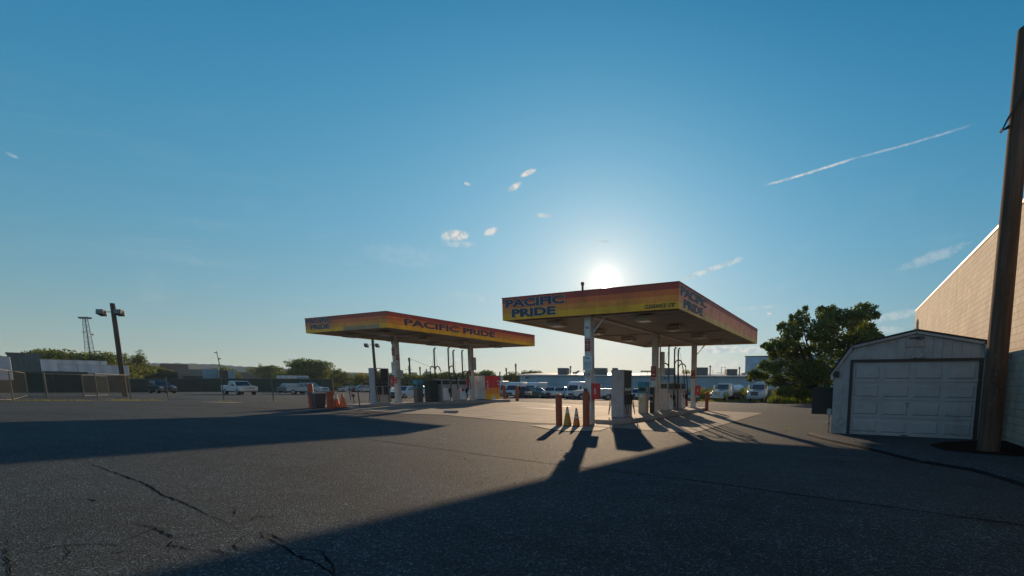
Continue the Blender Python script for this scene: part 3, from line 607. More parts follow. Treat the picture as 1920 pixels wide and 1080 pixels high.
def satellite(label, x0, x1, y0, y1, z, H, notes=True, mid=False):
    t = thing('truck_dispenser', label, 'fuel dispenser', ((x0+x1)/2, (y0+y1)/2, z), group='hose mast dispensers on the islands'); hx, hy = (x1-x0)/2, (y1-y0)/2
    mb = MB(); mb.box(-hx, hx, -hy, hy, .02, H); mb.box(-hx-.012, hx+.012, -hy-.012, hy+.012, H+.001, H+.03); mb.build('cabinet', 'grey', t, bevel=.012)
    mb = MB(); mb.box(hx+.001, hx+.016, -hy+.06, hy-.06, H*.78, H*.97); mb.box(-hx+.06, hx-.06, -hy-.016, -hy-.001, H*.80, H*.96); mb.build('display', 'dgreen', t)
    mb = MB(); mb.box(hx+.001, hx+.010, -hy+.08, hy-.08, .1, H*.62); mb.build('front_panel', 'white', t)
    if notes:
        mb = MB(); mb.box(hx+.012, hx+.020, -.12, .12, H*.46, H*.60); mb.build('warning_label', 'signred', t)
        mb = MB(); mb.box(hx+.012, hx+.020, -.10, .12, H*.28, H*.40); mb.build('warning_label', 'paper', t)
    mb = MB(); mb.box(-hx-.10, -hx-.002, -.12, .12, H*.35, H*.6); nozzle(mb, -hx-.12, 0, H*.5, -.3); mb.box(hx+.012, hx+.08, hy-.14, hy-.02, H*.40, H*.6); nozzle(mb, hx+.1, hy-.08, H*.5, .3); mb.build('nozzle_boot', 'black', t)
    mb = MB(); hose(mb, (-hx-.12, 0, H*.42), (-hx-.05, .2, H*.9), .75, r=.018); loop(mb, (hx+.1, hy-.08, H*.42), (hx+.05, hy-.25, H*.72), (.12, 0, 0), .2); mb.build('hose', 'rubber', t)
    return t
satellite('grey truck dispenser with dark display, first behind the middle column of the nearer canopy', -9.75, -9.1, 23.35, 24.2, .157, 1.55)
satellite('grey truck dispenser with red label, next to the third column of the nearer canopy', -9.65, -9.05, 25.3, 26.15, .157, 1.55)
satellite('grey truck dispenser with blank white door, beside the dark green cabinet', -25.15, -24.45, 21.75, 22.45, .427, 1.44, False)
satellite('grey truck dispenser with red label, beside the rear column of the farther canopy', -25.1, -24.45, 23.15, 23.9, .427, 1.44)
def mast(label, x, y, z, H, sides, hz, drop, lean=0):
    t = thing('hose_mast', label, 'hose mast', (x, y, z), group='hose masts beside the truck dispensers')
    mb = MB(); mb.tube([(0, 0, 0), (lean, 0, H)], .045, 8); mb.box(-.12, .12, -.12, .12, 0, .02); mb.build('pole', 'dgrey', t)
    mb = MB(); mb.tube([(lean, 0, H-.02), (lean+.05, .03, H+.06), (lean+.12, .05, H+.02)], .03, 6); mb.lathe([(.05, 0), (.06, .04), (.03, .08)], 8, c=(lean+.05, .03, H+.02)); mb.build('pulley', 'black', t)
    for s in sides:
        cx = s*.24; mb = MB(); mb.tube([(lean+.04, .02, H), (cx+lean*.7, .02, hz+.15)], .008, 4)
        arc = [(cx+lean*.7+.22*math.cos(R(a)), .02, hz-.1+.22*math.sin(R(a))) for a in range(0, 181, 20)]; mb.tube(arc, .035, 8); mb.build('hose_saddle', 'rubber', t)
        mb = MB(); xo = cx+lean*.7; pts = [(xo+s*.22, .02, hz-.12)]+[(xo+s*(.22+.10*math.sin(k/8*2.2)), .02+.02*k, hz-.12-(hz-.5)*drop*k/8) for k in range(1, 9)]; mb.tube(pts, .026, 6)
        pts = [(xo-s*.22, .02, hz-.12)]+[(xo-s*(.22-.05*k/6), .02+.01*k, hz-.12-(hz-.9)*.8*k/6) for k in range(1, 7)]; mb.tube(pts, .02, 6); mb.build('hose', 'rubber', t)
mast('hose mast over the first truck dispenser of the nearer island, hose looped to the left', -9.55, 24.55, .157, 3.62, (-1,), 2.55, .9)
mast('middle hose mast of the cluster of three on the nearer island', -9.35, 24.95, .157, 3.52, (1,), 2.75, .5)
mast('hose mast nearest the third column on the nearer island, hose looped to the right', -9.25, 25.05+.25, .157, 3.50, (1,), 2.55, .9)
mast('hose mast on the farther island with hoses looped both ways, nearest the dark green cabinet', -25.25, 21.95, .427, 3.45, (-1, 1), 2.2, .5)
mast('tall hose mast on the farther island, second from the dark green cabinet', -24.95, 22.85, .427, 3.55, (1,), 2.25, .75)
mast('hose mast on the farther island with a low saddle, second from the rear column', -25.15, 23.45, .427, 3.42, (-1, 1), 1.45, .4)
mast('hose mast on the farther island nearest the rear column', -25.0, 24.1, .427, 3.45, (1,), 1.95, .7)
# end cabinet with painted stripes
t = thing('storage_cabinet', 'large white cabinet with red, orange and yellow striped end beyond the farther island column', 'cabinet', (-24.9, 26.3, .427))
mb = MB(); mb.box(-.75, .6, -.8, .72, .04, 1.74); mb.box(-.78, .6, -.83, .72, 1.742, 1.77); mb.build('housing', 'white', t, bevel=.01)
mb = MB(); mb.box(.602, .62, -.80, .72, .04, 1.77); mb.build('striped_panel', 'cabinet_stripes', t)
mb = MB(); mb.box(.621, .63, -.12, .22, .05, .26); mb.build('meter_plate', 'paper', t)
mb = MB()
for yy, zz in ((-.62, 1.3), (-.60, 1.1), (-.64, .95), (.45, 1.35), (.5, 1.1), (-.55, .82)): mb.box(.621, .628, yy, yy+.12, zz, zz+.09)
mb.build('label', 'paper', t)
mb = MB(); mb.box(-.5, .55, -.815, -.802, .02, .06); mb.build('base_vent', 'black', t)
mb = MB(); mb.box(.50, .54, -.83, -.802, .75, .9); mb.build('handle', 'dgrey', t)

# ================================================================== BOLLARDS, CONES AND SMALL THINGS
def bollard(label, x, y, h, r=.12, top='dome', mt='orange', group='orange bollards guarding the islands', z=None):
    z = zg(x, y) if z is None else z; t = thing('bollard', label, 'bollard', (x, y, z), group=group)
    prof = [(r, -.05), (r, h-.09)]+[(r*math.cos(R(a)), h-.09+.09*math.sin(R(a))) for a in (20, 45, 70)] if top == 'dome' else [(r, -.05), (r, h)]
    mb = MB(); mb.lathe(prof, 24); mb.build('post', mt, t, smooth='auto')
    mb = MB(); mb.lathe([(r+.03, .0), (r+.03, .015)], 16, c=(0, 0, 0)) if top == 'dome' else mb.lathe([(r-.01, h), (r-.03, h+.02)], 20); mb.build('base_ring' if top == 'dome' else 'concrete_fill', 'kerb' if top == 'dome' else 'concrete_light', t)
bollard('orange bollard left of the two traffic cones in front of the nearer canopy', -9.78, 13.98, 1.19)
bollard('tall orange bollard directly before the first column of the nearer canopy', -8.83, 14.35, 1.33, .125)
bollard('orange bollard standing clear on the concrete right of the third column', -8.24, 27.94, 1.2, .11)
bollard('orange bollard partly behind the third column of the nearer canopy', -10.2, 29.6, 1.25, .11)
bollard('dark orange bollard left of the rubbish bin at the farther canopy', -24.5, 13.72, 1.22, .12)
bollard('short orange bollard with broken open top in front of the rubbish bin', -23.2, 13.85, .86, .14, 'open')
bollard('bright orange bollard nearest the striped cabinet', -29.3, 33.2, 1.42, .15)
bollard('bright orange bollard standing right of the striped cabinet, with a long shadow', -26.9, 32.1, 1.38, .15)
M['cone_y'] = mat('faded_yellow_cone', (.50, .28, .035), .6, var=.3, vscale=8, dirt=.3)
M['reflective'] = mat('reflective_band', (.62, .60, .56), .4, var=.2, vscale=20)
def cone(label, x, y, h, m, bands=((.62, .82),), s=1.0):
    t = thing('traffic_cone', label, 'traffic cone', (x, y, zg(x, y)+.012), rz=rnd.uniform(0, 1), group='traffic cones by the bollards'); rb, rt = .135*s, .028
    mb = MB(); mb.box(-.18*s, .18*s, -.18*s, .18*s, 0, .035); mb.build('base', 'rubber', t, bevel=.01)
    mb = MB(); mb.lathe([(rb, .035), (rt, h), (rt*.5, h+.004)], 24); mb.build('body', m, t, smooth='auto')
    for a, b in bands:
        ra = rb+(rt-rb)*a; rr = rb+(rt-rb)*b; mb = MB(); mb.lathe([(ra+.004, h*a), (rr+.004, h*b)], 24); mb.build('reflective_collar', 'reflective', t, smooth='auto')
cone('faded yellow traffic cone with white collar, left of the pair between two bollards', -9.50, 14.12, .72, 'cone_y', ((.66, .86),), 1.15)
cone('narrow orange traffic cone with two white collars, right of the pair between two bollards', -9.16, 14.2, .68, 'cone', ((.45, .56), (.66, .86)))
cone('orange traffic cone with white top standing at the left of the farther pair', -23.95, 14.62, .72, 'cone', ((.62, .95),), 1.1)
cone('plain orange traffic cone leaning beside its white topped twin', -23.62, 14.72, .74, 'cone', (), 1.3)
x, y, _ = G(596, 765); z = zg(x, y)
t = thing('rubbish_bin', 'grey rubbish bin with flat lid between the two dark orange bollards', 'bin', (x, y, z))
mb = MB(); mb.add([(-.24,-.22,0),(.24,-.22,0),(.24,.22,0),(-.24,.22,0),(-.31,-.28,.72),(.31,-.28,.72),(.31,.28,.72),(-.31,.28,.72)], [(0,3,2,1),(4,5,6,7),(0,1,5,4),(1,2,6,5),(2,3,7,6),(3,0,4,7)]); mb.build('body', 'dgrey', t, bevel=.02)
mb = MB(); mb.box(-.36, .36, -.33, .33, .722, .80); mb.build('lid', 'grey', t, bevel=.02)
mb = MB(); mb.box(-.2, .2, -.335, -.331, .73, .79); mb.build('handle', 'black', t)
x, y, _ = G(621, 765); z = zg(x, y)
t = thing('barrier_stand', 'small rusty barrier stand with a dark board behind the broken bollard', 'barrier', (x, y, z))
mb = MB(); mb.box(-.35, .30, -.02, .02, .66, .84); mb.build('board', 'rust', t); 
for s in (-.1, .16): mb = MB(); mb.tube([(s, -.15, 0), (s-.03, 0, .7)], .02, 6); mb.tube([(s, .15, 0), (s-.03, 0, .7)], .02, 6); mb.build('leg', 'rust', t)
x, y, _ = G(664, 761); z = zg(x, y)
t = thing('standpipe', 'short rusty standpipe with a round dial near the open headed dispenser', 'standpipe', (x, y, z))
mb = MB(); mb.tube([(0, 0, 0), (0, 0, .5)], .02, 8); mb.build('pipe', 'rust', t); mb = MB(); mb.lathe([(.02, .5), (.09, .53), (.09, .64), (.03, .67)], 14); mb.build('dial', 'dgrey', t); mb = MB(); mb.tube([(-.15, 0, .4), (-.15, .0, 1.25)], .012, 6); mb.tube([(-.15, 0, .42), (0, 0, .42)], .012, 6); mb.build('riser', 'steel', t)
x, y, _ = G(675, 763); z = zg(x, y)
t = thing('sign_post', 'leaning dark steel post left of the open headed dispenser', 'post', (x, y, z))
mb = MB(); mb.tube([(0, 0, 0), (-.10, 0, .92)], .028, 8); mb.box(-.4, .4, -.18, .18, 0, .03); mb.build('post', 'dgrey', t); mb = MB(); mb.lathe([(.04, 0), (.04, .05)], 8, c=(-.1, 0, .92)); mb.build('cap', 'dgrey', t)
# low timber block and ground lid on the concrete
x, y, _ = G(846, 774)
t = tag(MB().box(-.35, .35, -.06, .06, 0, .10).build('timber_block', 'kerb', loc=(x, y, zg(x, y)+.012), rz=.3, bevel=.01), 'pale timber block lying on the concrete between the canopies', 'block')
for i, (u, v, w, h, lb) in enumerate(((1008,766,1.3,.35,'long pale painted patch nearest the yellow cone'),(990,765.5-4,.9,.25,''),(1050,762,.9,.3,''),(1162,769.5,.35,.2,''),(940,779,1.3,.12,''))):
    x, y, _ = G(u, v); P = [(x-w, y-h*.3), (x-w*.2, y-h*.5), (x+w, y-h*.2), (x+w*.8, y+h*.4), (x-w*.6, y+h*.5)]; drape('pavement_marking', P, 'white', .017, 1)

# ================================================================== SHED
M['siding'] = mat('white_painted_siding', (.33, .36, .38), .6, var=.22, vscale=2.2, dirt=.55, bump=.25, bscale=5)
M['doorpaint'] = mat('white_door_enamel', (.33, .36, .385), .5, var=.16, vscale=1.6, dirt=.32, bump=.35, bscale=3)
M['shingle'] = mat('dark_roof_shingle', (.035, .033, .033), .9, var=.4, vscale=12, bump=.5)
def shed():
    t = thing('shed', 'small white gambrel roofed shed with a panelled garage door', 'shed', (1.42, 15.45, 0)); D = 5.2
    # front outline relative to x 1.42
    O = [(-1.92, -.06), (1.98, -.06), (1.98, 2.02), (1.86, 2.76), (.22, 3.13), (-1.42, 2.75), (-1.90, 2.04)]
    dx0, dx1, dz1 = -1.38, 1.79, 2.24
    mb = MB()
    # front wall in pieces around the door opening, boards as butted strips with shadow gaps
    def strip(a, b, z0):
        def top(x):
            for (p, q), (r, s) in zip(O[2:], O[3:]):
                if r <= x <= p: return s+(q-s)*(x-r)/(p-r)
            return 2.02
        xs = sorted({a, b}|{p for p, _ in O[2:] if a < p < b}); poly = [(a, z0), (b, z0)]+[(x, top(x)) for x in reversed(xs)]
        mb.prism(poly, 0, .06, 'y')
    x = dx0-.02
    n = 14; w = (dx1-dx0+.04)/n
    for i in range(n): strip(dx0-.02+i*w+.006, dx0-.02+(i+1)*w-.006, dz1+.05)
    for a, b in ((-1.90, -1.635), (-1.62, dx0-.03), (dx1+.03, 1.975)): strip(a, b, .06)
    mb.prism([(-1.89, .07), (dx0-.03, .07), (dx0-.03, dz1+.06), (dx1+.03, dz1+.06), (dx1+.03, .07), (1.96, .07), (1.96, 2.0), (1.84, 2.72), (.22, 3.09), (-1.40, 2.71), (-1.88, 2.02)], .012, .05, 'y')
    mb.build('front_wall', 'siding', t)
    mb = MB(); mb.box(-1.91, -1.85, .062, D, .02, 2.04); mb.box(1.91, 1.97, .062, D, .02, 2.02); mb.prism(O[0:2]+[(1.96, 2.02), (1.84, 2.74), (.22, 3.1), (-1.40, 2.73), (-1.88, 2.03)], D-.06, D-.001, 'y'); mb.build('wall', 'siding', t)
    mb = MB(); pr = [(-2.02, 1.93), (-1.46, 2.79), (.22, 3.17), (1.90, 2.80), (2.06, 1.98)]
    for (a, b), (c, d) in zip(pr, pr[1:]):
        L = math.hypot(c-a, d-b); nx, nz = -(d-b)/L*.05, (c-a)/L*.05; mb.prism([(a, b), (c, d), (c+nx, d+nz), (a+nx, b+nz)], -.10, D+.1, 'y')
    mb.build('roof', 'shingle', t)
    mb = MB()
    for (a, b), (c, d) in zip(pr, pr[1:]):
        L = math.hypot(c-a, d-b); nx, nz = (d-b)/L*.07, -(c-a)/L*.07; mb.prism([(a, b), (c, d), (c+nx, d+nz), (a+nx, b+nz)], -.085, -.003, 'y')
    mb.build('rake_trim', 'siding', t)
    mb = MB(); mb.box(dx0-.085, dx0-.005, -.03, -.002, .03, dz1+.065); mb.box(dx1+.005, dx1+.085, -.03, -.002, .03, dz1+.065); mb.box(dx0-.085, dx1+.085, -.034, -.002, dz1+.067, dz1+.14); mb.build('door_trim', 'dark_trim', t)
    # garage door: four sections of four raised panels
    dr = MB(); W_ = dx1-dx0; H_ = dz1-.14
    z0 = .10
    for r in range(4):
        a = z0+r*(dz1-z0)/4; b = z0+(r+1)*(dz1-z0)/4-(.008 if r < 3 else -.055); dr.box(dx0, dx1, .03, .07, a, b)
        for c in range(4):
            p = dx0+W_*(c+.09)/4; q = dx0+W_*(c+.91)/4; lo, hi = a+.10, b-.09
            # recessed frame: raised rim with inner raised field
            dr.add([(p, .03, lo), (q, .03, lo), (q, .03, hi), (p, .03, hi), (p+.025, .006, lo+.025), (q-.025, .006, lo+.025), (q-.025, .006, hi-.025), (p+.025, .006, hi-.025)],
                   [(4, 5, 6, 7), (0, 1, 5, 4), (1, 2, 6, 5), (2, 3, 7, 6), (3, 0, 4, 7)])
    d = dr.build('garage_door', 'doorpaint', t)
    mb = MB(); xx = dx0+W_*.47; mb.box(xx-.09, xx+.09, -.035, .005, .13, .15); mb.box(xx-.09, xx-.075, -.03, .028, .128, .152); mb.box(xx+.075, xx+.09, -.03, .028, .128, .152); mb.build('handle', 'black', d)
    mb = MB(); mb.box(xx-.02, xx+.07, .0, .028, 1.08, 1.10); mb.tube([(xx+.03, .03, .99), (xx+.03, .0, .99)], .018, 10); mb.build('lock', 'dgrey', d)
    mb = MB(); mb.box(-1.93, 2.0, -.06, .30, -.06, .045); mb.build('sill', 'rotten_wood', t)
    mb = MB()
    for x in (-1.85, -.2, .9, 1.7): mb.box(x-.09, x+.09, -.10, .05, -.12, -.061)
    mb.build('concrete_block', 'kerb', t)
    mb = MB(); mb.box(dx0-.0, dx1, -.02, .02, .05, .075); mb.build('weather_strip', 'black', t)
    mb = MB(); mb.box(-.02, .44, -.03, -.002, 2.72, 2.93)
    for k in range(6): mb.box(.0, .42, -.045, -.031, 2.735+k*.032, 2.75+k*.032)
    mb.box(.195, .225, -.05, -.031, 2.72, 2.93); mb.build('vent', 'grey', t)
    mb = MB(); mb.box(.05, .42, -.02, -.001, 2.93, 3.0); mb.tube([(.22, -.02, 2.97), (.22, -.12, 2.99)], .02, 6); mb.tube([(.22, -.12, 2.99), (.34, -.16, 2.95)], .035, 8, r1=.05); mb.build('flood_light', 'dgrey', t)
    mb = MB(); mb.box(.26, .38, -.03, -.001, 2.36, 2.44); mb.tube([(.3, -.03, 2.40), (.18, -.12, 2.44)], .03, 8, r1=.045); mb.tube([(.33, -.03, 2.40), (.46, -.12, 2.44)], .03, 8, r1=.045); mb.build('flood_light', 'grey', t)
    mb = MB(); mb.box(-1.90, -1.76, -.12, -.002, 1.86, 2.03); mb.box(-1.88, -1.78, -.126, -.121, 1.88, 2.01); mb.build('wall_light', 'dark_trim', t)
    mb = MB(); mb.box(-2.0, -1.93, .1, .2, 1.78, 1.92); mb.build('wall_light', 'white', t)
    mb = MB(); mb.box(-1.66, -1.56, -.05, -.002, .40, .52); mb.build('outlet_box', 'grey', t)
    mb = MB(); mb.box(-2.06, -1.93, .05, .40, .66, .86); mb.tube([(-2.0, .10, -.1), (-2.0, .10, .66)], .022, 8); mb.tube([(-1.97, .25, -.1), (-1.97, .25, .66)], .015, 8); mb.lathe([(.04, .38), (.05, .42), (.04, .48)], 8, c=(-2.0, .10, 0)); mb.build('meter_box', 'steel', t)
    mb = MB(); mb.box(-2.62, -1.94, 1.6, 2.7, .60, 1.48); mb.box(-2.65, -1.93, 1.57, 2.73, 1.481, 1.52); 
    for k in range(9): mb.box(-2.635, -2.621, 1.65, 2.65, .66+k*.085, .70+k*.085); mb.box(-2.55, -2.0, 1.586, 1.599, .66+k*.085, .70+k*.085)
    mb.build('air_handler', 'dark_trim', t)
    mb = MB(); mb.box(1.985, 2.03, .05, .12, .9, 1.3); mb.tube([(2.03, -.02, .1), (2.03, -.02, 2.0)], .02, 6); mb.build('conduit', 'steel', t)
M['rotten_wood'] = mat('weathered_sill', (.30, .27, .24), .9, color2=(.05, .04, .035), vscale=9, bump=.8)
shed()

# ================================================================== BLOCK WALL BUILDING
def block_mat(g, b, pos):
    sp = g.n('ShaderNodeSeparateXYZ'); g.set(sp.inputs[0], pos); cv = g.n('ShaderNodeCombineXYZ'); g.set(cv.inputs[0], g.m('ADD', sp.outputs[1], sp.outputs[0])); g.set(cv.inputs[1], sp.outputs[2])
    br = g.n('ShaderNodeTexBrick'); g.set(br.inputs['Vector'], cv.outputs[0]); br.inputs['Scale'].default_value = 1; br.inputs['Brick Width'].default_value = .4; br.inputs['Row Height'].default_value = .2; br.inputs['Mortar Size'].default_value = .012; br.inputs['Mortar Smooth'].default_value = .3
    br.inputs['Color1'].default_value = (.49, .42, .335, 1); br.inputs['Color2'].default_value = (.42, .35, .275, 1); br.inputs['Mortar'].default_value = (.33, .26, .19, 1); br.inputs['Bias'].default_value = -.2
    c = g.mix(1.0, br.outputs[0], g.ramp(g.noise(pos, .7, 6, .6), [(.3, .85), (.7, 1.1)]), 'MULTIPLY'); c = g.mix(1.0, c, g.ramp(g.noise(g.v('MULTIPLY', pos, (1, 1, .2)), 2.5, 5, .6), [(.3, .9), (.7, 1.06)]), 'MULTIPLY')
    vj = g.m('LESS_THAN', g.m('FRACT', g.m('DIVIDE', sp.outputs[1], 6.1)), .006); c = g.mix(g.m('MULTIPLY', vj, .6), c, (.12, .09, .07))
    g.set(b.inputs['Base Color'], c); b.inputs['Roughness'].default_value = .85
    bn = g.n('ShaderNodeBump'); bn.inputs['Strength'].default_value = .6; bn.inputs['Distance'].default_value = .01; g.set(bn.inputs['Height'], g.m('ADD', g.m('MULTIPLY', br.outputs[1], -1.0), g.m('MULTIPLY', g.noise(pos, 30, 4, .7), .6))); g.set(b.inputs['Normal'], bn.outputs[0])
M['block'] = world_mat('tan_painted_block', block_mat)
t = thing('block_building', 'long tan painted concrete block building along the right edge', 'building', (4.0, 20, 0))
# the roofline steps slightly: nearer part a little lower
mb = MB(); mb.prism([(-26, -.3), (19.1, -.3), (19.1, 7.0), (-3.8, 6.55), (-26, 6.4)], 0, 24, 'x'); mb.build('wall', 'block', t)
mb = MB(); mb.prism([(-26, 6.402), (-3.8, 6.552), (19.15, 7.002), (19.15, 7.10), (-3.8, 6.65), (-26, 6.50)], -.03, 24, 'x'); mb.build('coping', 'grey', t)
# ================================================================== UTILITY POLE (right)
timber('pole_wood', (.135, .09, .065), (.065, .045, .034))
t = thing('utility_pole', 'thick weathered wooden utility pole in front of the tan block building', 'utility pole', (2.94, 12.65, 0))
mb = MB(); mb.tube([(0, 0, -.3), (-.01, 0, 3), (-.03, 0, 6), (-.05, 0, 8.9)], .215, 20, r1=.165); mb.build('pole', 'pole_wood', t, smooth='auto')
mb = MB()
for j, (dy, dz) in enumerate(((0, 0), (.05, .06), (-.04, .1))):
    mb.tube([(.06, -.17+dy, 7.75+dz), (-.08, -.24+dy, 7.5), (-.27, -.12+dy, 7.12+dz*.3), (-.33, -.05, 6.98), (-.22, -.02, 7.02+dz*.5), (-.12, .12+dy, 7.12)], .016, 5)
mb.build('cable', 'black', t)
mb = MB(); mb.lathe([(.02, 0), (.035, .03), (.02, .07)], 8, c=(-.34, -.06, 6.94)); mb.tube([(-.05, -.17, 8.02), (-.02, -.3, 8.0)], .02, 6); mb.build('insulator', 'outline', t)
mb = MB()
for k in range(9): mb.box(-.09+.05*(k%4)-.002, -.09+.05*(k%4)+.004, -.224, -.212, 1.2+.13*k, 1.225+.13*k)
mb.build('staple', 'steel', t)
mb = MB(); mb.tube([(.20, -.02, .2), (.17, -.02, 2.6)], .02, 6); mb.box(.17, .25, -.06, .05, 2.2, 2.3); mb.build('ground_conduit', 'dgrey', t)

# ================================================================== FAR BUILDINGS
def corr(base, scale=3.0):
    def f(g, b, pos):
        sp = g.n('ShaderNodeSeparateXYZ'); g.set(sp.inputs[0], pos); s = g.m('ADD', g.m('MULTIPLY', sp.outputs[0], RXf[0]), g.m('MULTIPLY', sp.outputs[1], RXf[1]))
        w = g.m('ABSOLUTE', g.m('SUBTRACT', g.m('FRACT', g.m('MULTIPLY', s, scale)), .5)); c = g.mix(g.maprange(w, .05, .45), tuple(q*.82 for q in base), base)
        c = g.mix(1.0, c, g.ramp(g.noise(pos, .35, 5, .6), [(.3, .8), (.7, 1.15)]), 'MULTIPLY'); j = g.m('LESS_THAN', g.m('FRACT', g.m('DIVIDE', s, 7.6)), .012); c = g.mix(g.m('MULTIPLY', j, .6), c, tuple(q*.4 for q in base))
        g.set(b.inputs['Base Color'], c); b.inputs['Roughness'].default_value = .5
    return f
M['container_grey'] = mat('grey_green_container_paint', (.14, .17, .15), .6, var=.3, vscale=.8)
M['container_blue'] = mat('pale_blue_container_paint', (.14, .30, .40), .6, var=.2, vscale=.8)
RXf = (float(RX[0]), float(RX[1]))
M['bluewall'] = world_mat('blue_metal_siding', corr((.22, .36, .46)))
M['tealwall'] = world_mat('teal_metal_siding', corr((.035, .10, .11)))
M['whitewall'] = world_mat('white_trailer_siding', corr((.46, .52, .58), 1.2))
M['darkwall'] = mat('dark_brick', (.05, .04, .04), .8, var=.3)
M['creamwall'] = mat('cream_render', (.55, .48, .36), .7, var=.15, vscale=.3)
M['roofwhite'] = mat('pale_metal_roof', (.68, .61, .54), .5, var=.1, vscale=.5)
def frame_range(u0, u1, d0):                             # a front facing the viewer squarely, as far away at both ends
    l = lambda u: float(np.linalg.norm(ray(u, 722))); return frame_at(u0, u1, d0, d0*l(u0)/l(u1))
def frame_at(u0, u1, d0, d1=None):                       # ground line between two pixel columns -> origin, heading, length
    a, b = at(u0, d0), at(u1, d1 or d0); L = math.dist(a[:2], b[:2]); return a, math.atan2(b[1]-a[1], b[0]-a[0]), L
def top_z(u, v, d): return float(W(u, v, d)[2])
t_loc, t_rz, t_L = frame_at(975, 1560, 90, 90); zt = top_z(1180, 703.5, 90); zb = min(t_loc[2], at(1500, 90)[2])-.6
t = thing('warehouse', 'long low blue metal warehouse with pale roof edge behind the parked vans', 'warehouse', (t_loc[0], t_loc[1], zb), t_rz); H = zt-zb
mb = MB(); mb.box(0, t_L, 0, 40, 0, H); mb.build('wall', 'bluewall', t)
mb = MB(); mb.prism([(-.3, H+.01), (20, H+.85), (40.3, H+.01)], -.5, t_L+.5, 'x'); mb.prism([(-.45, H-.20), (-.02, H-.20), (-.02, H+.005), (-.45, H+.005)], -.5, t_L+.5, 'x'); mb.build('roof', 'roofwhite', t)
mb = MB(); mb.box(-.02, .0, -.03, -.005, 0, H-.25)
for k in range(1, 8): mb.box(k*t_L/8-.06, k*t_L/8+.06, -.08, -.005, 0, H-.25)
mb.build('downpipe', 'bluewall', t)
for k in (.02, .46, .78, .9): MB().box(k*t_L, k*t_L+.5, -.5, -.01, H-.7, H-.4).build('wall_lamp', 'dgrey', t)
# tall blue block behind
a_, r_, L_ = frame_range(1396, 1640, 112); zb2 = a_[2]-.6; H2 = top_z(1420, 670, 112)-zb2
t2 = thing('warehouse', 'taller blue building block rising behind the tree', 'warehouse', (a_[0], a_[1], zb2), r_)
mb = MB(); mb.box(0, L_, 0, 30, 0, H2); mb.build('wall', 'bluewall', t2); mb = MB(); mb.box(-.15, L_, -.15, 30, H2+.003, H2+.25); mb.build('roof', 'dgrey', t2)
# rooftop units
def roof_unit(label, u0, u1, v, d, depth=2.5, m='hvac', extra=0):
    a, r, L = frame_at(u0, u1, d); z0 = zt-.05; h = top_z((u0+u1)/2, v, d)-z0
    t = thing('rooftop_unit', label, 'rooftop unit', (a[0], a[1], z0), r, group='air handling units on the blue warehouse roof')
    mb = MB(); mb.box(0, L, 0, depth, .25, h); mb.box(.1, .3, .1, depth-.1, 0, .25); mb.box(L-.3, L-.1, .1, depth-.1, 0, .25); mb.build('housing', m, t, bevel=.03)
    mb = MB()
    for k in range(5): mb.box(L*.08+k*L*.17, L*.08+k*L*.17+L*.11, -.03, -.004, .35, h-.12)
    mb.build('louvre', 'dgrey', t)
    if extra: mb = MB(); mb.tube([(L+.5, .5, 0), (L+.5, .5, h+.1)], .12, 8); mb.lathe([(.12, h+.1), (.22, h+.15), (.2, h+.35), (.05, h+.42)], 8, c=(L+.5, .5, 0)); mb.build('flue', 'dgrey', t)
    if extra > 1: mb = MB(); mb.box(L+.9, L+1.9, .2, 1.2, .3, .7); mb.tube([(L+1.4, .5, .5), (L+2.3, .5, .9)], .2, 8); mb.build('duct', 'steel', t)
M['hvac'] = mat('hvac_sheet_metal', (.16, .15, .14), .6, var=.3, vscale=1.5)
dd = 93
roof_unit('greenish rooftop unit with a flue, above the white pickups', 1046, 1065, 690, dd, extra=2)
roof_unit('dark louvred rooftop unit just right of the first column', 1114, 1138, 690, dd)
roof_unit('small rooftop unit beside the tall grey dispenser', 1148, 1158, 690, dd)
roof_unit('wide rooftop unit seen behind the hose masts', 1235, 1266, 690, dd)
roof_unit('big rooftop unit right of the third column with a flue', 1300, 1327, 689, dd, extra=1)
roof_unit('long low rooftop unit nearest the taller block', 1362, 1382, 692, dd, extra=2)
a, r, L = frame_at(1201, 1222, 92); t = thing('rooftop_frame', 'flat topped steel shelter on the roof left of the middle column', 'framework', (a[0], a[1], zt), r); h = top_z(1210, 695, 92)-zt  # bare steel frame on two posts, nothing sheltered under it
mb = MB(); mb.box(0, L, 0, 1, h-.25, h); mb.tube([(.1, .5, 0), (.1, .5, h-.2)], .05, 6); mb.tube([(L*.6, .5, 0), (L*.6, .5, h-.2)], .05, 6); mb.build('steel_frame', 'dgrey', t)

# left side buildings, trailers and containers
def boxbuilding(nm, label, cat, u0, u1, vtop, d, depth, mw, mroof, group=None, windows=0, d1=None, roofh=.25, vt1=None):
    a, r, L = frame_range(u0, u1, d); depth = min(depth, 5); zb = a[2]-.5; h = top_z(u0, vtop, d)-zb
    t = thing(nm, label, cat, (a[0], a[1], zb), r, group=group); mb = MB(); mb.box(0, L, 0, depth, 0, h); mb.build('wall', mw, t)
    mb = MB(); mb.box(-.12, L+.12, -.12, depth+.12, h+.003, h+roofh); mb.build('roof', mroof, t)
    for k in range(windows):
        mb = MB(); x = L*(k+.5)/windows; mb.box(x-L/windows*.3, x+L/windows*.3, -.05, -.005, h*.55, h*.8); mb.build('window', 'glass', t)
    return t
boxbuilding('warehouse', 'dark teal metal building behind the trailers at far left', 'warehouse', 22, 84, 664, 70, 5, 'tealwall', 'dgrey', windows=0)
boxbuilding('office_building', 'dark brick block with pale end wall on the far left skyline', 'building', 304, 358, 683, 230, 20, 'darkwall', 'dgrey', windows=4)
boxbuilding('office_building', 'cream sunlit end block on the far left skyline', 'building', 357, 378, 684, 228, 12, 'creamwall', 'roofwhite', windows=2)
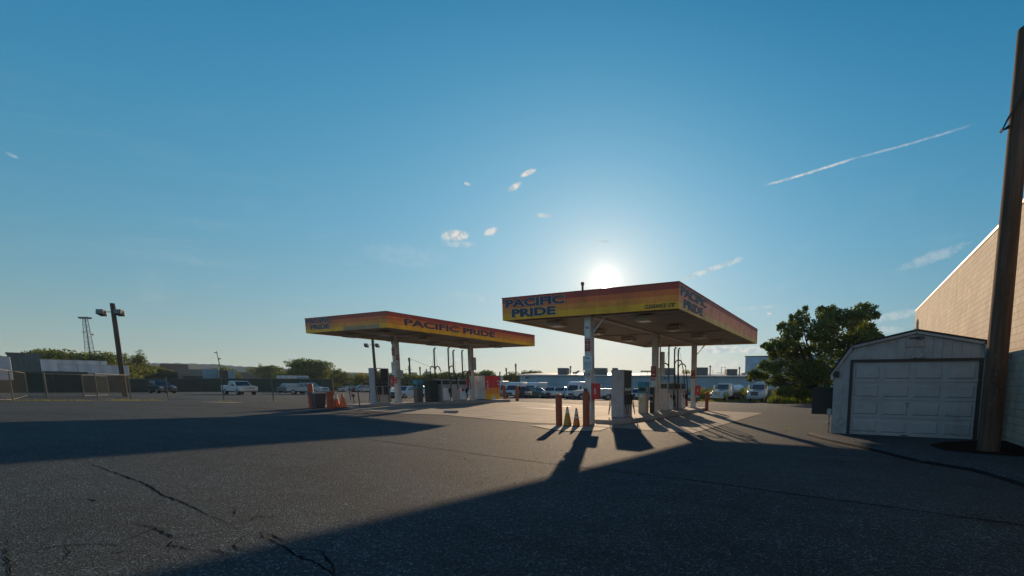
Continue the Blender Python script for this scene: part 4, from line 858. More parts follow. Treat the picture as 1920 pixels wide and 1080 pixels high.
boxbuilding('factory_building', 'long low grey shed roof behind the containers', 'building', 444, 530, 699, 190, 14, 'dgrey', 'dgrey')
boxbuilding('factory_building', 'small grey roofed building left of the broad tree', 'building', 530, 556, 698, 200, 14, 'grey', 'dgrey')
boxbuilding('factory_building', 'pale block on the tree line seen between the columns', 'building', 772, 783, 699, 260, 20, 'bluewall', 'roofwhite')
boxbuilding('factory_building', 'second pale block on the tree line near the hose masts', 'building', 797, 810, 697, 280, 20, 'bluewall', 'roofwhite')
def trailer(label, u0, u1, vtop, vbot, d, m, d1=None, wheels=True, group='semi trailers and containers beyond the fence', nm='semi_trailer', cat='trailer', stripe=None, letters=None, end=True):
    a, r, L = frame_range(u0, u1, d) if d1 is None else frame_at(u0, u1, d, d1); z = top_z(u0, vbot, d); h = top_z(u0, vtop, d)-z; base = z-(1.15 if wheels else .02); z0 = z-base
    t = thing(nm, label, cat, (a[0], a[1], base), r, group=group); mb = MB(); mb.box(0, L, 0, 2.6, z0, z0+h); mb.build('body', m, t, bevel=.04)
    mb = MB(); mb.box(-.03, L+.03, -.03, 2.63, z0+h+.002, z0+h+.05); mb.box(-.03, L+.03, -.04, -.003, z0, z0+.12); mb.build('rail', 'steel', t)
    if stripe: mb = MB(); mb.box(L*stripe[0], L*stripe[1], -.03, -.004, z0+.13, z0+h*stripe[2]); mb.build('painted_panel', stripe[3], t)
    if letters: mb = MB(); fit_text(mb, letters, (L*.56, -.012, z0+.08*h), '-y', L*.26, h*.36, 0); mb.build('lettering', 'red', t)
    if wheels and z0 > .3:
        for x in (L*.82, L*.9): mb = MB(); mb.tube([(x, .1, .5), (x, .45, .5)], .5, 16); mb.tube([(x, 2.15, .5), (x, 2.5, .5)], .5, 16); mb.build('wheel', 'rubber', t)
        MB().box(L*.2, L*.22, .4, .5, 0, z0).build('landing_leg', 'dgrey', t); MB().box(L*.2, L*.22, 2.1, 2.2, 0, z0).build('landing_leg', 'dgrey', t)
trailer('pale container with brown frame at the far left edge behind the gate', -60, 27, 667, 712, 42, 'whitewall', wheels=False, nm='container', cat='container')
trailer('long white trailer behind, left of the light pole', 82, 206, 674, 700, 72, 'whitewall')
trailer('white trailer passing behind the leaning light pole', 112, 245, 683, 703, 66, 'whitewall')
trailer('grey green container with a dark green lower panel beyond the fence', 336, 395, 692, 716, 100, 'container_grey', stripe=(.15, .85, .45, 'green_mesh'), wheels=False, nm='container', cat='container')
trailer('pale blue container left of the dark gap', 382, 413, 692, 716, 99.5, 'container_blue', wheels=False, nm='container', cat='container')
trailer('black box filling the dark gap between two pale blue containers', 413.5, 429, 694, 716, 99.5, 'black', wheels=False, nm='container', cat='container')  # black body put in for the dark gap between containers
trailer('pale blue rounded container right of the dark gap', 429.5, 443, 695, 716, 99.5, 'container_blue', wheels=False, nm='container', cat='container')
trailer('white box trailer with red lettering above the fence', 520, 580, 704, 718, 104, 'whitewall', letters='Binder', stripe=(.62, .99, .85, 'container_blue'))
trailer('small white box trailer between the trees and the fence end', 608, 634, 709, 718, 135, 'whitewall')

# ================================================================== POLES, MASTS, FENCES
def light_pole(label, u, vb, vt, d, ut=None, lean=(0, 0), r=.2, heads=1):
    a = at(u, d); h = top_z(u, vt, d)-a[2]; t = thing('light_pole', label, 'light pole', a, YAW*-1, group='wooden light poles with twin floodlights')
    mb = MB(); mb.tube([(0, 0, -.1), (lean[0], lean[1], h)], r, 12, r1=r*.85); mb.build('pole', 'wood', t, smooth='auto')
    mb = MB(); mb.tube([(lean[0]-.75, -.15, h-.75), (lean[0]+.75, -.15, h-.75)], .03, 6); mb.tube([(lean[0]+.1, -.1, h-.1), (lean[0]+.4, -.1, h-.3), (lean[0]+.45, -.15, h-.75)], .015, 5); mb.build('cross_arm', 'dgrey', t)
    for s in (-1, 1):
        x = lean[0]+s*.78; mb = MB(); mb.add([(x-.28, -.45, h-.95), (x+.28, -.45, h-.95), (x+.28, -.05, h-1.12), (x-.28, -.05, h-1.12), (x-.28, -.40, h-.55), (x+.28, -.40, h-.55), (x+.2, -.02, h-.62), (x-.2, -.02, h-.62)], [(0,3,2,1),(4,5,6,7),(0,1,5,4),(1,2,6,5),(2,3,7,6),(3,0,4,7)]); fl = mb.build('floodlight', 'black', t, bevel=.02)
        mb = MB(); mb.add([(x-.24, -.458, h-.92), (x+.24, -.458, h-.92), (x+.24, -.408, h-.58), (x-.24, -.408, h-.58)], [(0, 1, 2, 3)]); mb.build('lens', 'glass', fl)
light_pole('thick wooden light pole with two black floodlights behind the chain-link gate', 232, 744, 572, 40, lean=(-.05, 0), r=.18)
light_pole('distant wooden light pole with two floodlights behind the open headed dispenser', 706, 742, 638, 66, lean=(-.15, 0), r=.2)
def plain_pole(label, u, vt, d, r=.14, arm=0, h0=None):
    a = at(u, d); h = top_z(u, vt, d)-a[2]; t = thing('utility_pole', label, 'utility pole', a, -YAW, group='distant utility poles above the tree line')
    mb = MB(); mb.tube([(0, 0, -.2), (0, 0, h)], r, 8, r1=r*.8); mb.build('pole', 'wood', t)
    mb = MB(); mb.box(-.18, .18, -.2, .2, h-.9, h-.1) if not arm else mb.box(-arm, arm, -.06, .06, h-arm*.9, h-arm*.9+.15); mb.build('cross_arm' if arm else 'transformer', 'dgrey', t)
    return a, h
pa, ph = plain_pole('utility pole with a low crossarm between the farther canopy column and teal kiosk', 770, 671, 110, .22, 0)
plain_pole('short utility pole just right of the teal kiosk, on the tree line', 789, 688, 150, .25); plain_pole('smallest utility pole left of the hose masts', 801, 692, 190, .25)
plain_pole('utility pole above the trees, left of the two bright bollards', 938, 697, 150, .2); plain_pole('utility pole over the left bright bollard', 950, 690, 130, .2); plain_pole('tallest utility pole above the hedge left of the blue warehouse', 968, 682, 120, .22)
a = at(768, 109); t = thing('steel_arm', 'small steel crossarm mast standing low beside the utility pole', 'mast', a, -YAW); h = top_z(770, 694, 109)-a[2]
mb = MB(); mb.tube([(0,0,0),(0,0,h+1)], .08, 6); mb.build('pole', 'dgrey', t); mb = MB(); mb.tube([(-.9, 0, h+.3), (0, 0, h), (.9, 0, h+.3)], .05, 5); mb.build('arm', 'dgrey', t)
p0 = W(770, 673, 110); p1 = W(968, 700, 120)
mb = MB(); hose(mb, tuple(p0), tuple(p1), 2.2, 20, .03); tag(mb.build('power_line', 'black'), 'thin power line sagging right from the utility pole behind the hose masts', 'cable')
# lattice tower, antenna, pylons
def lattice(nm, label, cat, u, vb, vt, d, w0, w1, n, r, m='steel', heads=True):
    a = at(u, d); h = top_z(u, vt, d)-a[2]; t = thing(nm, label, cat, a, -YAW); mb = MB()
    def c(k, z): s = (w0+(w1-w0)*z/h)/2; return [(-s, -s, z), (s, -s, z), (s, s, z), (-s, s, z)][k]
    for k in range(4): mb.tube([c(k, 0), c(k, h)], r, 5)
    for i in range(n):
        z0, z1 = h*i/n, h*(i+1)/n
        for k in range(4): mb.tube([c(k, z0), c((k+1) % 4, z1)], r*.6, 4); mb.tube([c(k, z1), c((k+1) % 4, z1)], r*.6, 4)
    mb.build('frame', m, t); return t, h
t, h = lattice('lattice_tower', 'tall steel lattice tower with lamp ring on the far left skyline', 'tower', 177, 655, 600, 230, 3.2, 1.2, 12, .13)
mb = MB(); mb.box(-2.3, 2.3, -.8, .8, h, h+.25)
for k in range(7): x = -2.1+k*.7; mb.box(x-.25, x+.25, -1, -.5, h+.26, h+.9); mb.box(x-.25, x+.25, .5, 1, h+.26, h+.9)
mb.build('lamp_platform', 'dgrey', t); mb = MB(); mb.tube([(0, 0, 0), (0, 0, h)], .22, 6); mb.build('mast', 'dgrey', t)
mb = MB(); mb.box(-2.6, -1.2, -.1, .1, h*.8, h*.8+.3); mb.box(1.6, 3.0, -.1, .1, h*.78, h*.78+.15); mb.lathe([(.1, 0), (.5, .3), (.4, .6)], 8, c=(2.8, 0, h*.76)); mb.build('antenna', 'dgrey', t)
a = at(421, 190); t = thing('antenna_mast', 'thin leaning antenna mast on the skyline above the containers', 'antenna', a, -YAW); h = top_z(418, 659, 190)-a[2]
mb = MB(); mb.tube([(0, 0, 0), (-1.3, 0, h*.7), (-1.9, 0, h)], .2, 6, r1=.1); mb.build('mast', 'dgrey', t); mb = MB(); mb.box(-2.9, -1.6, -.1, .1, h-.8, h-.5); mb.box(-1.4, -.5, -.1, .1, h*.78, h*.78+.5); mb.box(-1.9, -1.2, -.1, .1, h*.62, h*.62+.5); mb.build('antenna', 'dgrey', t)
for u, vt, d, wd, lb in ((1355.5, 688, 420, 4, 'steel transmission pylon behind the warehouse roof between two rooftop units'), (1334, 694, 640, 4, 'fainter transmission pylon farther off, right of the big rooftop unit')):
    a = at(u, d); h = top_z(u, vt, d)-a[2]; t = thing('pylon', lb, 'pylon', a, -YAW, group='transmission pylons'); mb = MB()
    for s in (-1, 1):
        mb.tube([(s*wd*.45, 0, 0), (s*wd*.45, 0, h)], .22, 5)
        for k in range(6): z0 = h*k/6; mb.tube([(s*wd*.45-.5, 0, z0), (s*wd*.45+.5, 0, z0+h/6)], .1, 4)
    mb.tube([(-wd*.45, 0, h-.3), (wd*.45, 0, h-.3)], .15, 4); mb.build('frame', 'steel', t); mb = MB(); mb.tube([(-wd*1.6, 0, h*.72), (wd*1.6, 0, h*.72)], .2, 4); mb.build('cross_arm', 'steel', t)
drape('raised_lot', [at(-80, 62)[:2], at(236, 94)[:2], at(620, 101)[:2], at(640, 175)[:2], at(-80, 130)[:2]], 'gravel', .9, 8)
# windscreen fence along the back of the lot
def screen_fence(label, u0, u1, vt, d0, d1, step=3.0):
    a, r, L = frame_at(u0, u1, d0, d1); h = top_z(u0, vt, d0)-a[2]; t = thing('screened_fence', label, 'fence', a, r, group='fences with dark green windscreen')
    def gz(x): return zg(a[0]+x*math.cos(r), a[1]+x*math.sin(r))-a[2]
    n = max(1, int(L/step)); mb = MB()
    for i in range(n):
        x0, x1 = L*i/n, L*(i+1)/n; mb.add([(x0, -.02, gz(x0)+.03), (x1-.03, -.02+.02*math.sin(i), gz(x1)+.03), (x1-.03, -.02, gz(x1)+h-.05), (x0, -.03, gz(x0)+h-.05), (x0, .02, gz(x0)+.03), (x1-.03, .02, gz(x1)+.03), (x1-.03, .02, gz(x1)+h-.05), (x0, .02, gz(x0)+h-.05)], [(0,1,2,3),(7,6,5,4),(3,2,6,7),(0,4,5,1)])
    mb.build('screen_cloth', 'green_mesh', t); mb = MB(); mb.tube([(L*i/n, .05, gz(L*i/n)+h) for i in range(n+1)], .03, 5)
    mb.build('top_rail', 'steel', t)
    for i in range(n+1): x = L*i/n; mb = MB(); mb.tube([(x, .06, gz(x)-.1), (x, .06, gz(x)+h+.05)], .04, 6); mb.build('post', 'steel', t)
screen_fence('long dark green screened fence behind the white pickup', 236, 624, 710, 92, 99, 6)
screen_fence('dark green screened fence behind the gate at far left', -60, 236, 693, 60, 71, 6)
# chain-link fence and gate at the left
def chain_mat(g, b, pos):
    sp = g.n('ShaderNodeSeparateXYZ'); g.set(sp.inputs[0], pos); h = g.m('ADD', g.m('MULTIPLY', sp.outputs[0], .87), g.m('MULTIPLY', sp.outputs[1], .5))
    def wire(a): return g.m('LESS_THAN', g.m('FRACT', g.m('MULTIPLY', a, 14.0)), .05)
    k = g.m('MAXIMUM', wire(g.m('ADD', h, sp.outputs[2])), wire(g.m('SUBTRACT', h, sp.outputs[2])))
    b.inputs['Base Color'].default_value = (.035, .037, .035, 1); b.inputs['Specular IOR Level'].default_value = .2; b.inputs['Roughness'].default_value = .8; g.set(b.inputs['Alpha'], k)
M['chain'] = world_mat('chain_link_wire', chain_mat)
M['post'] = mat('old_galvanised_post', (.16, .15, .12), .7, .1, var=.2, vscale=8)
def chain(label, pts, h, extra=0, thick=None, nm='chain_link_fence', cat='fence', rails=True):
    a = pts[0]; t = thing(nm, label, cat, (a[0], a[1], zg(*a)), group='chain-link fencing and gate'); z0 = zg(*a); v = []; f = []
    for i, (x, y) in enumerate(pts):
        z = zg(x, y)-z0; v += [(x-a[0], y-a[1], z+.04), (x-a[0], y-a[1], z+h-.03)]
        if i: f.append((2*i-2, 2*i, 2*i+1, 2*i-1))
    mb = MB(); mb.add(v, f); mb.build('wire_mesh', 'chain', t)
    mb = MB(); mb.tube([(x-a[0], y-a[1], zg(x, y)-z0+h) for x, y in pts], .022, 6)
    if rails: mb.tube([(x-a[0], y-a[1], zg(x, y)-z0+.08) for x, y in pts], .022, 6)
    mb.build('rail', 'post', t)
    for i, (x, y) in enumerate(pts): mb = MB(); z = zg(x, y)-z0; rr = .06 if thick and i in thick else .032; mb.tube([(x-a[0], y-a[1], z-.05), (x-a[0], y-a[1], z+h+(.12 if rr > .05 else .03))], rr, 8); mb.build('post', 'post', t)
g_ = lambda u, v: G(u, v)[:2]
chain('near chain-link gate frame at the left edge with a thick hinge post', [g_(-70, 755), g_(25, 751), g_(53, 743), g_(88, 745)], 1.9, thick=(3,), nm='chain_link_gate', cat='gate')
chain('chain-link fence running from the thick gate post past the light pole', [g_(88, 745), g_(158, 744), g_(205, 742), g_(245, 748)], 1.85)
chain('chain-link fence run along the lot edge, in front of the light pole', [g_(-40, 760), g_(25, 751.5), g_(184, 750.5), g_(246, 748.5)], 1.85, rails=False)
for i, (u, v, lb) in enumerate(((316, 751, 'lone grey steel post on the lot left of the white pickup'), (420, 752, 'lone grey steel post in front of the white pickup'), (513, 752, 'lone grey steel post midway between pickup and orange bollard'), (585, 750, 'lone steel post behind the dark orange bollard'), (657, 750, 'thin lone steel post near the standpipe'))):
    x, y, z = G(u, v); h = 1.62 if i < 3 else 1.5; t = thing('fence_post', lb, 'post', (x, y, z), group='lone steel posts across the lot'); mb = MB(); mb.tube([(0, 0, -.05), (-.03, 0, h)], .035, 8); mb.build('post', 'post', t); mb = MB(); mb.lathe([(.045, 0), (.045, .04), (.02, .07)], 8, c=(-.03, 0, h)); mb.build('cap', 'post', t)

# ================================================================== VEHICLES
def paint(name, c): M[name] = mat(name, c, .28, .0, coat=.6); return name
for n_, c_ in (('paint_white', (.56,.58,.60)), ('paint_silver', (.36,.38,.40)), ('paint_black', (.02,.02,.024)), ('paint_darkgreen', (.035,.06,.055)), ('paint_maroon', (.16,.03,.03)), ('paint_grey', (.12,.13,.14)), ('paint_green', (.05,.22,.06)), ('paint_red', (.35,.04,.05))): paint(n_, c_)
M['headlamp'] = mat('headlamp_glass', (.7, .7, .68), .08, .3); M['taillamp'] = mat('tail_lamp', (.4, .02, .02), .2)
M['window'] = mat('vehicle_glass', (.02, .035, .045), .06, spec=.9)
def hexa(mb, p, m=0): return mb.add(p, [(0,3,2,1),(4,5,6,7),(0,1,5,4),(1,2,6,5),(2,3,7,6),(3,0,4,7)], m)
def body_ext(mb, prof, w, tuck=.06, m=0):                 # side profile pulled across the width with tucked-in flanks
    n = len(prof); cx = sum(p[0] for p in prof)/n; cz = sum(p[1] for p in prof)/n; rings = []
    for y, k in ((-w/2, tuck), (-w/2+.10, 0), (w/2-.10, 0), (w/2, tuck)): rings.append([(x-(k if x > cx else -k), y, z-(k*.6 if z > cz else -k*.6)) for x, z in prof])
    vs = [p for r_ in rings for p in r_]; fs = [tuple(range(n)), tuple(range(4*n-1, 3*n-1, -1))]
    for i in range(3):
        for j in range(n): fs.append((i*n+j, i*n+(j+1) % n, (i+1)*n+(j+1) % n, (i+1)*n+j))
    mb.add(vs, fs, m)
def cabin(t, g, wb, wt, m, panes, glass='window'):        # g: x rear base, x rear top, x front top, x front base, z base, z top
    xb, xrt, xft, xf, z0, z1 = g; mb = MB()
    P = [(xb,-wb/2,z0),(xf,-wb/2,z0),(xf,wb/2,z0),(xb,wb/2,z0),(xrt,-wt/2,z1),(xft,-wt/2,z1),(xft,wt/2,z1),(xrt,wt/2,z1)]; hexa(mb, P); c = mb.build('cabin', m, t, bevel=.05)
    V = [Vector(q) for q in P]
    def pane(name, a, b, d, e, s0, s1, t0=.10, t1=.88):   # quad a b (bottom) d e (top)
        nrm = (b-a).cross(e-a).normalized(); ctr = (a+b+d+e)/4
        if (ctr-Vector(((xb+xf)/2, 0, (z0+z1)/2))).dot(nrm) < 0: nrm = -nrm
        def pt(s, q): return (a.lerp(b, s)).lerp(e.lerp(d, s), q)
        q4 = [pt(s0, t0), pt(s1, t0), pt(s1, t1), pt(s0, t1)]; mb = MB(); hexa(mb, [q-nrm*.02 for q in q4]+[q+nrm*.014 for q in q4]); mb.build(name, glass, t)
    if 'f' in panes: pane('windscreen', V[1], V[2], V[6], V[5], .06, .94)
    if 'r' in panes: pane('rear_window', V[3], V[0], V[4], V[7], .08, .92)
    for k in panes:
        if isinstance(k, tuple):
            for s in (0, 1):
                if s: pane('side_window', V[3], V[2], V[6], V[7], k[0], k[1])
                else: pane('side_window', V[0], V[1], V[5], V[4], k[0], k[1])
def wheel(t, x, y, r, w=.24, rim='steel', arch='rubber', archon=True):
    s = 1 if y > 0 else -1
    mb = MB(); mb.tube([(x, y-s*w, r), (x, y, r)], r, 20); ty = mb.build('tyre', 'rubber', t, bevel=.02)
    mb = MB(); mb.tube([(x, y-s*.02, r), (x, y+s*.012, r)], r*.62, 14); mb.tube([(x, y, r), (x, y+s*.035, r)], r*.18, 8); mb.build('rim', rim, ty)
    if archon: mb = MB(); mb.tube([(x, y-s*(w+.02), r+.03), (x, y-s*.035, r+.03)], r*1.17, 20); mb.build('wheel_arch', 'black', t)
CARS = 'vehicles parked on the far side of the lot'
def lamps(t, L, w, z, zt, hl=.34, h=.16, y_in=None):
    for s in (-1, 1):
        y0 = s*(w/2-.10); y1 = s*(w/2-.10-hl); mb = MB(); mb.box(L-.10, L+.01, min(y0, y1), max(y0, y1), z, z+h); mb.build('headlight', 'headlamp', t, bevel=.02)
        mb = MB(); y1 = s*(w/2-.28); mb.box(-.012, .10, min(y0, y1), max(y0, y1), zt, zt+.28); mb.build('taillight', 'taillamp', t)
def sedan(t, m, L=4.8, w=1.82, suv=0):
    H = 1.46+.26*suv; zb = .26+.05*suv; bz = .93+.12*suv
    mb = MB(); body_ext(mb, [(.05, zb+.08), (.2, zb), (L-.2, zb), (L, zb+.12), (L-.02, bz-.22), (L-.35, bz-.08), (L-1.35, bz+.02), (.55, bz+.04), (.06, bz-.04), (0, bz-.3)], w); mb.build('body', m, t, bevel=.03)
    cabin(t, (.35 if not suv else .08, 1.05 if not suv else .42, L-2.35, L-1.35, bz-.02, H), w-.10, w-.42, m, ['f', 'r', (.10, .33), (.36, .62), (.65, .88)])
    for x in (.95, L-.95):
        for s in (-1, 1): wheel(t, x, s*(w/2+.005), .33+.04*suv)
    lamps(t, L, w, bz-.30, bz-.36); mb = MB(); mb.box(L-.08, L+.016, -w*.22, w*.22, zb+.16, bz-.14); mb.build('grille', 'black', t)
    MB().box(L-.06, L+.03, -w*.42, w*.42, zb+.02, zb+.15).build('bumper', 'dgrey' if suv else m, t, bevel=.02); MB().box(-.03, .06, -w*.42, w*.42, zb+.1, zb+.28).build('bumper', 'dgrey' if suv else m, t, bevel=.02)
    for s in (-1, 1): mb = MB(); y = s*(w/2+.06); mb.box(L-1.62, L-1.47, y-.09, y+.09, bz+.02, bz+.15); mb.build('mirror', m, t, bevel=.02)
def pickup(t, m, L=5.8, w=1.98, cap=False):
    mb = MB(); z0 = .48; bz = 1.16
    body_ext(mb, [(.0, z0+.05), (L-.15, z0), (L, z0+.15), (L-.02, bz-.14), (L-.25, bz), (L-1.45, bz+.08), (L-1.5, bz-.02), (1.95, bz-.02), (1.95, bz+.10), (0, bz+.10)], w, .04); mb.build('body', m, t, bevel=.03)
    mb = MB(); mb.box(.10, 1.88, -w/2+.14, w/2-.14, bz+.102, bz+.112); mb.build('bed_floor', 'black', t)
    cabin(t, (1.98, 2.12, L-2.25, L-1.40, bz-.03, 1.86), w-.12, w-.42, m, ['f', 'r', (.08, .46), (.50, .88)])
    for x in (1.15, L-1.0):
        for s in (-1, 1): wheel(t, x, s*(w/2+.005), .40)
    lamps(t, L, w, bz-.32, bz-.2, .3, .24); mb = MB(); mb.box(L-.08, L+.016, -w*.30, w*.30, bz-.40, bz-.06); mb.build('grille', 'chrome', t)
    MB().box(L-.1, L+.10, -w*.47, w*.47, z0-.02, z0+.2).build('bumper', 'chrome', t, bevel=.03); MB().box(-.1, .05, -w*.46, w*.46, z0, z0+.18).build('bumper', 'chrome', t, bevel=.03)
    for s in (-1, 1): mb = MB(); y = s*(w/2+.1); mb.box(L-1.85, L-1.68, y-.12, y+.1, bz+.05, bz+.25); mb.build('mirror', 'black', t, bevel=.02)
    if cap: mb = MB(); mb.box(.05, 1.85, -w/2+.03, w/2-.03, bz+.12, bz+.60); mb.build('bed_cover', m, t, bevel=.05)
def van(t, m, L=5.9, w=2.0, H=2.65, stripe=None):
    mb = MB(); z0 = .38
    body_ext(mb, [(0, z0), (L-.2, z0), (L, z0+.16), (L-.03, 1.02), (L-.55, 1.22), (L-1.25, H-.50), (L-1.75, H-.10), (L-2.3, H), (.25, H), (.03, H-.12)], w, .10); mb.build('body', m, t, bevel=.05)
    a, b = Vector((L-.60, 0, 1.30)), Vector((L-1.20, 0, H-.62)); n_ = Vector((b.z-a.z, 0, a.x-b.x)).normalized(); mb = MB()
    q = [a+Vector((0, -w*.42, 0)), a+Vector((0, w*.42, 0)), b+Vector((0, w*.36, 0)), b+Vector((0, -w*.36, 0))]; hexa(mb, [p-n_*.05 for p in q]+[p+n_*.035 for p in q]); mb.build('windscreen', 'window', t)
    for s in (-1, 1):
        y = s*(w/2-.004); mb = MB(); mb.prism([(L-2.3, 1.28), (L-1.02, 1.28), (L-1.42, H-.72), (L-2.3, H-.72)], y, y+s*.012, 'y'); mb.build('side_window', 'window', t)
        mb = MB(); yy = s*(w/2+.14); mb.box(L-1.28, L-1.12, yy-.1, yy+.1, 1.30, 1.62); mb.build('mirror', 'black', t)
        if stripe: mb = MB(); mb.prism([(.12, z0+.08), (L-1.7, z0+.08), (L-2.4, .98), (.12, 1.12)], y, y+s*.010, 'y'); mb.build('stripe', stripe, t)
    for x in (1.3, L-.95):
        for s in (-1, 1): wheel(t, x, s*(w/2+.005), .36)
    lamps(t, L, w, .86, .9, .3, .26); mb = MB(); mb.box(L-.06, L+.016, -w*.26, w*.26, .58, .92); mb.build('grille', 'black', t); mb = MB(); mb.box(L-.08, L+.04, -w*.47, w*.47, z0-.04, z0+.14); mb.build('bumper', 'dgrey', t, bevel=.03)
def service(t, m, L=6.3, w=2.1):
    z0 = .55; mb = MB(); body_ext(mb, [(L-3.2, z0), (L-.15, z0), (L, z0+.15), (L-.02, 1.22), (L-.35, 1.36), (L-1.5, 1.42), (L-3.2, 1.42)], w-.08, .04); mb.build('body', m, t, bevel=.03)
    cabin(t, (L-3.18, L-3.1, L-2.3, L-1.45, 1.40, 2.08), w-.2, w-.45, m, ['f', 'r', (.12, .46), (.5, .86)])
    mb = MB(); mb.box(0, L-3.3, -w/2, -w/2+.5, .62, 1.62); mb.box(0, L-3.3, w/2-.5, w/2, .62, 1.62); mb.box(.02, L-3.32, -w/2+.502, w/2-.502, .62, .95); mb.build('tool_body', m, t, bevel=.02)
    mb = MB()
    for s in (-1, 1):
        for k in range(3): x = .1+k*1.0; y = s*(w/2+.004); mb.box(x, x+.04, y-.006, y+.006, .75, 1.55)
    mb.build('box_door', 'dgrey', t)
    mb = MB()
    for s in (-1, 1):
        y = s*(w/2-.12); mb.tube([(.2, y, 2.28), (L-1.9, y, 2.28)], .035, 6)
        for x in (.25, 2.4): mb.tube([(x, y, 1.62), (x, y, 2.28)], .035, 6)
    for x in (.2, 1.6, 3.0, L-1.9): mb.tube([(x, -w/2+.12, 2.28), (x, w/2-.12, 2.28)], .035, 6)
    mb.build('ladder_rack', 'chrome', t)
    for x in (1.4, L-1.05):
        for s in (-1, 1): wheel(t, x, s*(w/2+.005), .42)
    lamps(t, L, w-.08, .98, .9, .26, .24); mb = MB(); mb.box(L-.08, L+.016, -w*.26, w*.26, .9, 1.25); mb.build('grille', 'black', t); mb = MB(); mb.box(L-.1, L+.1, -w*.46, w*.46, .5, .72); mb.build('bumper', 'dgrey', t, bevel=.03)
def heavy(t, m, tank=True, accent=None, L=7.6, w=2.35, square=False):
    # chassis, hooded cab, and a tank or flat bed behind
    mb = MB(); mb.box(.1, L-.6, -.45, .45, .62, .86); mb.build('chassis', 'black', t)
    hz = 1.75; mb = MB()
    body_ext(mb, [(L-1.75, .75), (L-.15, .72), (L, .85), (L-.02, hz-.28), (L-.25, hz-.10), (L-1.75, hz+.06)], w*(.78 if not square else .95), .08); mb.build('hood', m, t, bevel=.04)
    cabin(t, (L-3.3, L-3.25, L-2.1, L-1.72, .80, 2.72), w*.88, w*.80, m, [(.30, .70)][0:0])
    mb = MB(); x = L-1.72
    q = [Vector((L-1.765, -w*.38, 1.90)), Vector((L-1.765, w*.38, 1.90)), Vector((L-2.03, w*.35, 2.56)), Vector((L-2.03, -w*.35, 2.56))]; hexa(mb, [p-Vector((.25, 0, .05)) for p in q]+[p+Vector((.13, 0, .02)) for p in q]); mb.build('windscreen', 'window', t)
    for s in (-1, 1):
        y = s*w*.425; mb = MB(); mb.prism([(L-3.0, 1.92), (L-2.15, 1.92), (L-2.35, 2.5), (L-3.0, 2.5)], y-s*.02, y+s*.025, 'y'); mb.build('side_window', 'window', t)
        mb = MB(); yy = s*(w/2+.22); mb.box(L-1.75, L-1.66, yy-.12, yy+.12, 1.75, 2.5); mb.tube([(L-1.9, s*w*.42, 2.4), (L-1.7, yy, 2.45)], .02, 5); mb.build('mirror', 'chrome', t)
        mb = MB(); body_ext(mb, [(L-1.75, .62), (L-.4, .62), (L-.02, .78), (L-.12, 1.22), (L-.5, 1.40), (L-1.2, 1.42), (L-1.75, 1.15)], .5, .06); mb.v = [(a_, b_+s*(w/2-.22), c_) for a_, b_, c_ in mb.v]; mb.build('fender', accent or m, t, bevel=.04)
        mb = MB(); mb.box(L-.12, L+.03, s*(w/2-.2)-.16, s*(w/2-.2)+.16, .98, 1.2); mb.build('headlight', 'headlamp', t, bevel=.02)
    mb = MB(); mb.box(L-.1, L+.02, -w*.24, w*.24, .95, hz-.22); gr = mb.build('grille', 'chrome' if not square else 'dgrey', t)
    if not square:
        mb = MB()
        for k in range(7): y = -w*.21+k*w*.07; mb.box(L+.022, L+.034, y-.035, y+.02, 1.0, hz-.28)
        mb.build('grille_slot', 'black', gr)
    mb = MB(); mb.box(L-.05, L+.16, -w*.49, w*.49, .48, .80); mb.build('bumper', 'chrome' if not square else 'grey', t, bevel=.04)
    mb = MB()
    for k in range(5): y = (k-2)*.32; mb.box(L-2.2, L-2.08, y-.05, y+.05, 2.722, 2.80)
    mb.build('marker_lamp', 'headlamp', t)
    if square: mb = MB(); mb.box(L-3.1, L-2.3, -.5, .5, 2.725, 3.0); mb.build('roof_fairing', m, t, bevel=.08)
    if tank:
        mb = MB(); n = 20; prof = [(.15, .8), (.25, 1.0), (L-3.75, 1.0), (L-3.62, .8)]; vs = []; fs = []
        for x, k in prof:
            for j in range(n): a = 2*math.pi*j/n; vs.append((x, 1.12*k*math.cos(a), 1.78+.82*k*math.sin(a)))
        for i in range(3):
            for j in range(n): fs.append((i*n+j, i*n+(j+1) % n, (i+1)*n+(j+1) % n, (i+1)*n+j))
        fs += [tuple(range(n)), tuple(range(4*n-1, 3*n-1, -1))]; mb.add(vs, fs); tk = mb.build('tank', m, t, smooth='auto')
        if accent:
            for s in (-1, 1): mb = MB(); mb.prism([(.5, 1.35), (L-5.0, 1.35), (L-5.6, 1.65), (1.6, 2.0), (.5, 2.1)], s*1.10, s*1.135, 'y'); mb.build('painted_wave', accent, tk)
        mb = MB(); mb.box(.8, L-4.2, -.3, .3, 2.62, 2.68); mb.tube([(.6, .0, 2.6), (.6, 0, 2.85)], .2, 10); mb.tube([(L-4.6, .0, 2.6), (L-4.6, 0, 2.85)], .2, 10); mb.build('walkway', 'steel', t)
    else:
        mb = MB(); mb.box(0, L-3.5, -w/2, w/2, .95, 1.15); mb.build('flat_bed', 'dgrey', t); mb = MB(); mb.tube([(.3, 0, 1.85), (L-4, 0, 1.85)], .68, 18); mb.build('tank', 'steel', t, smooth='auto')
    mb = MB(); mb.box(.4, L-3.4, -w/2+.02, -w/2+.4, .5, .94); mb.box(.4, L-3.4, w/2-.4, w/2-.02, .5, .94); mb.build('side_box', 'black', t)
    for x in (1.5, L-1.0):
        for s in (-1, 1): wheel(t, x, s*(w/2-.02), .50, .3, archon=False)
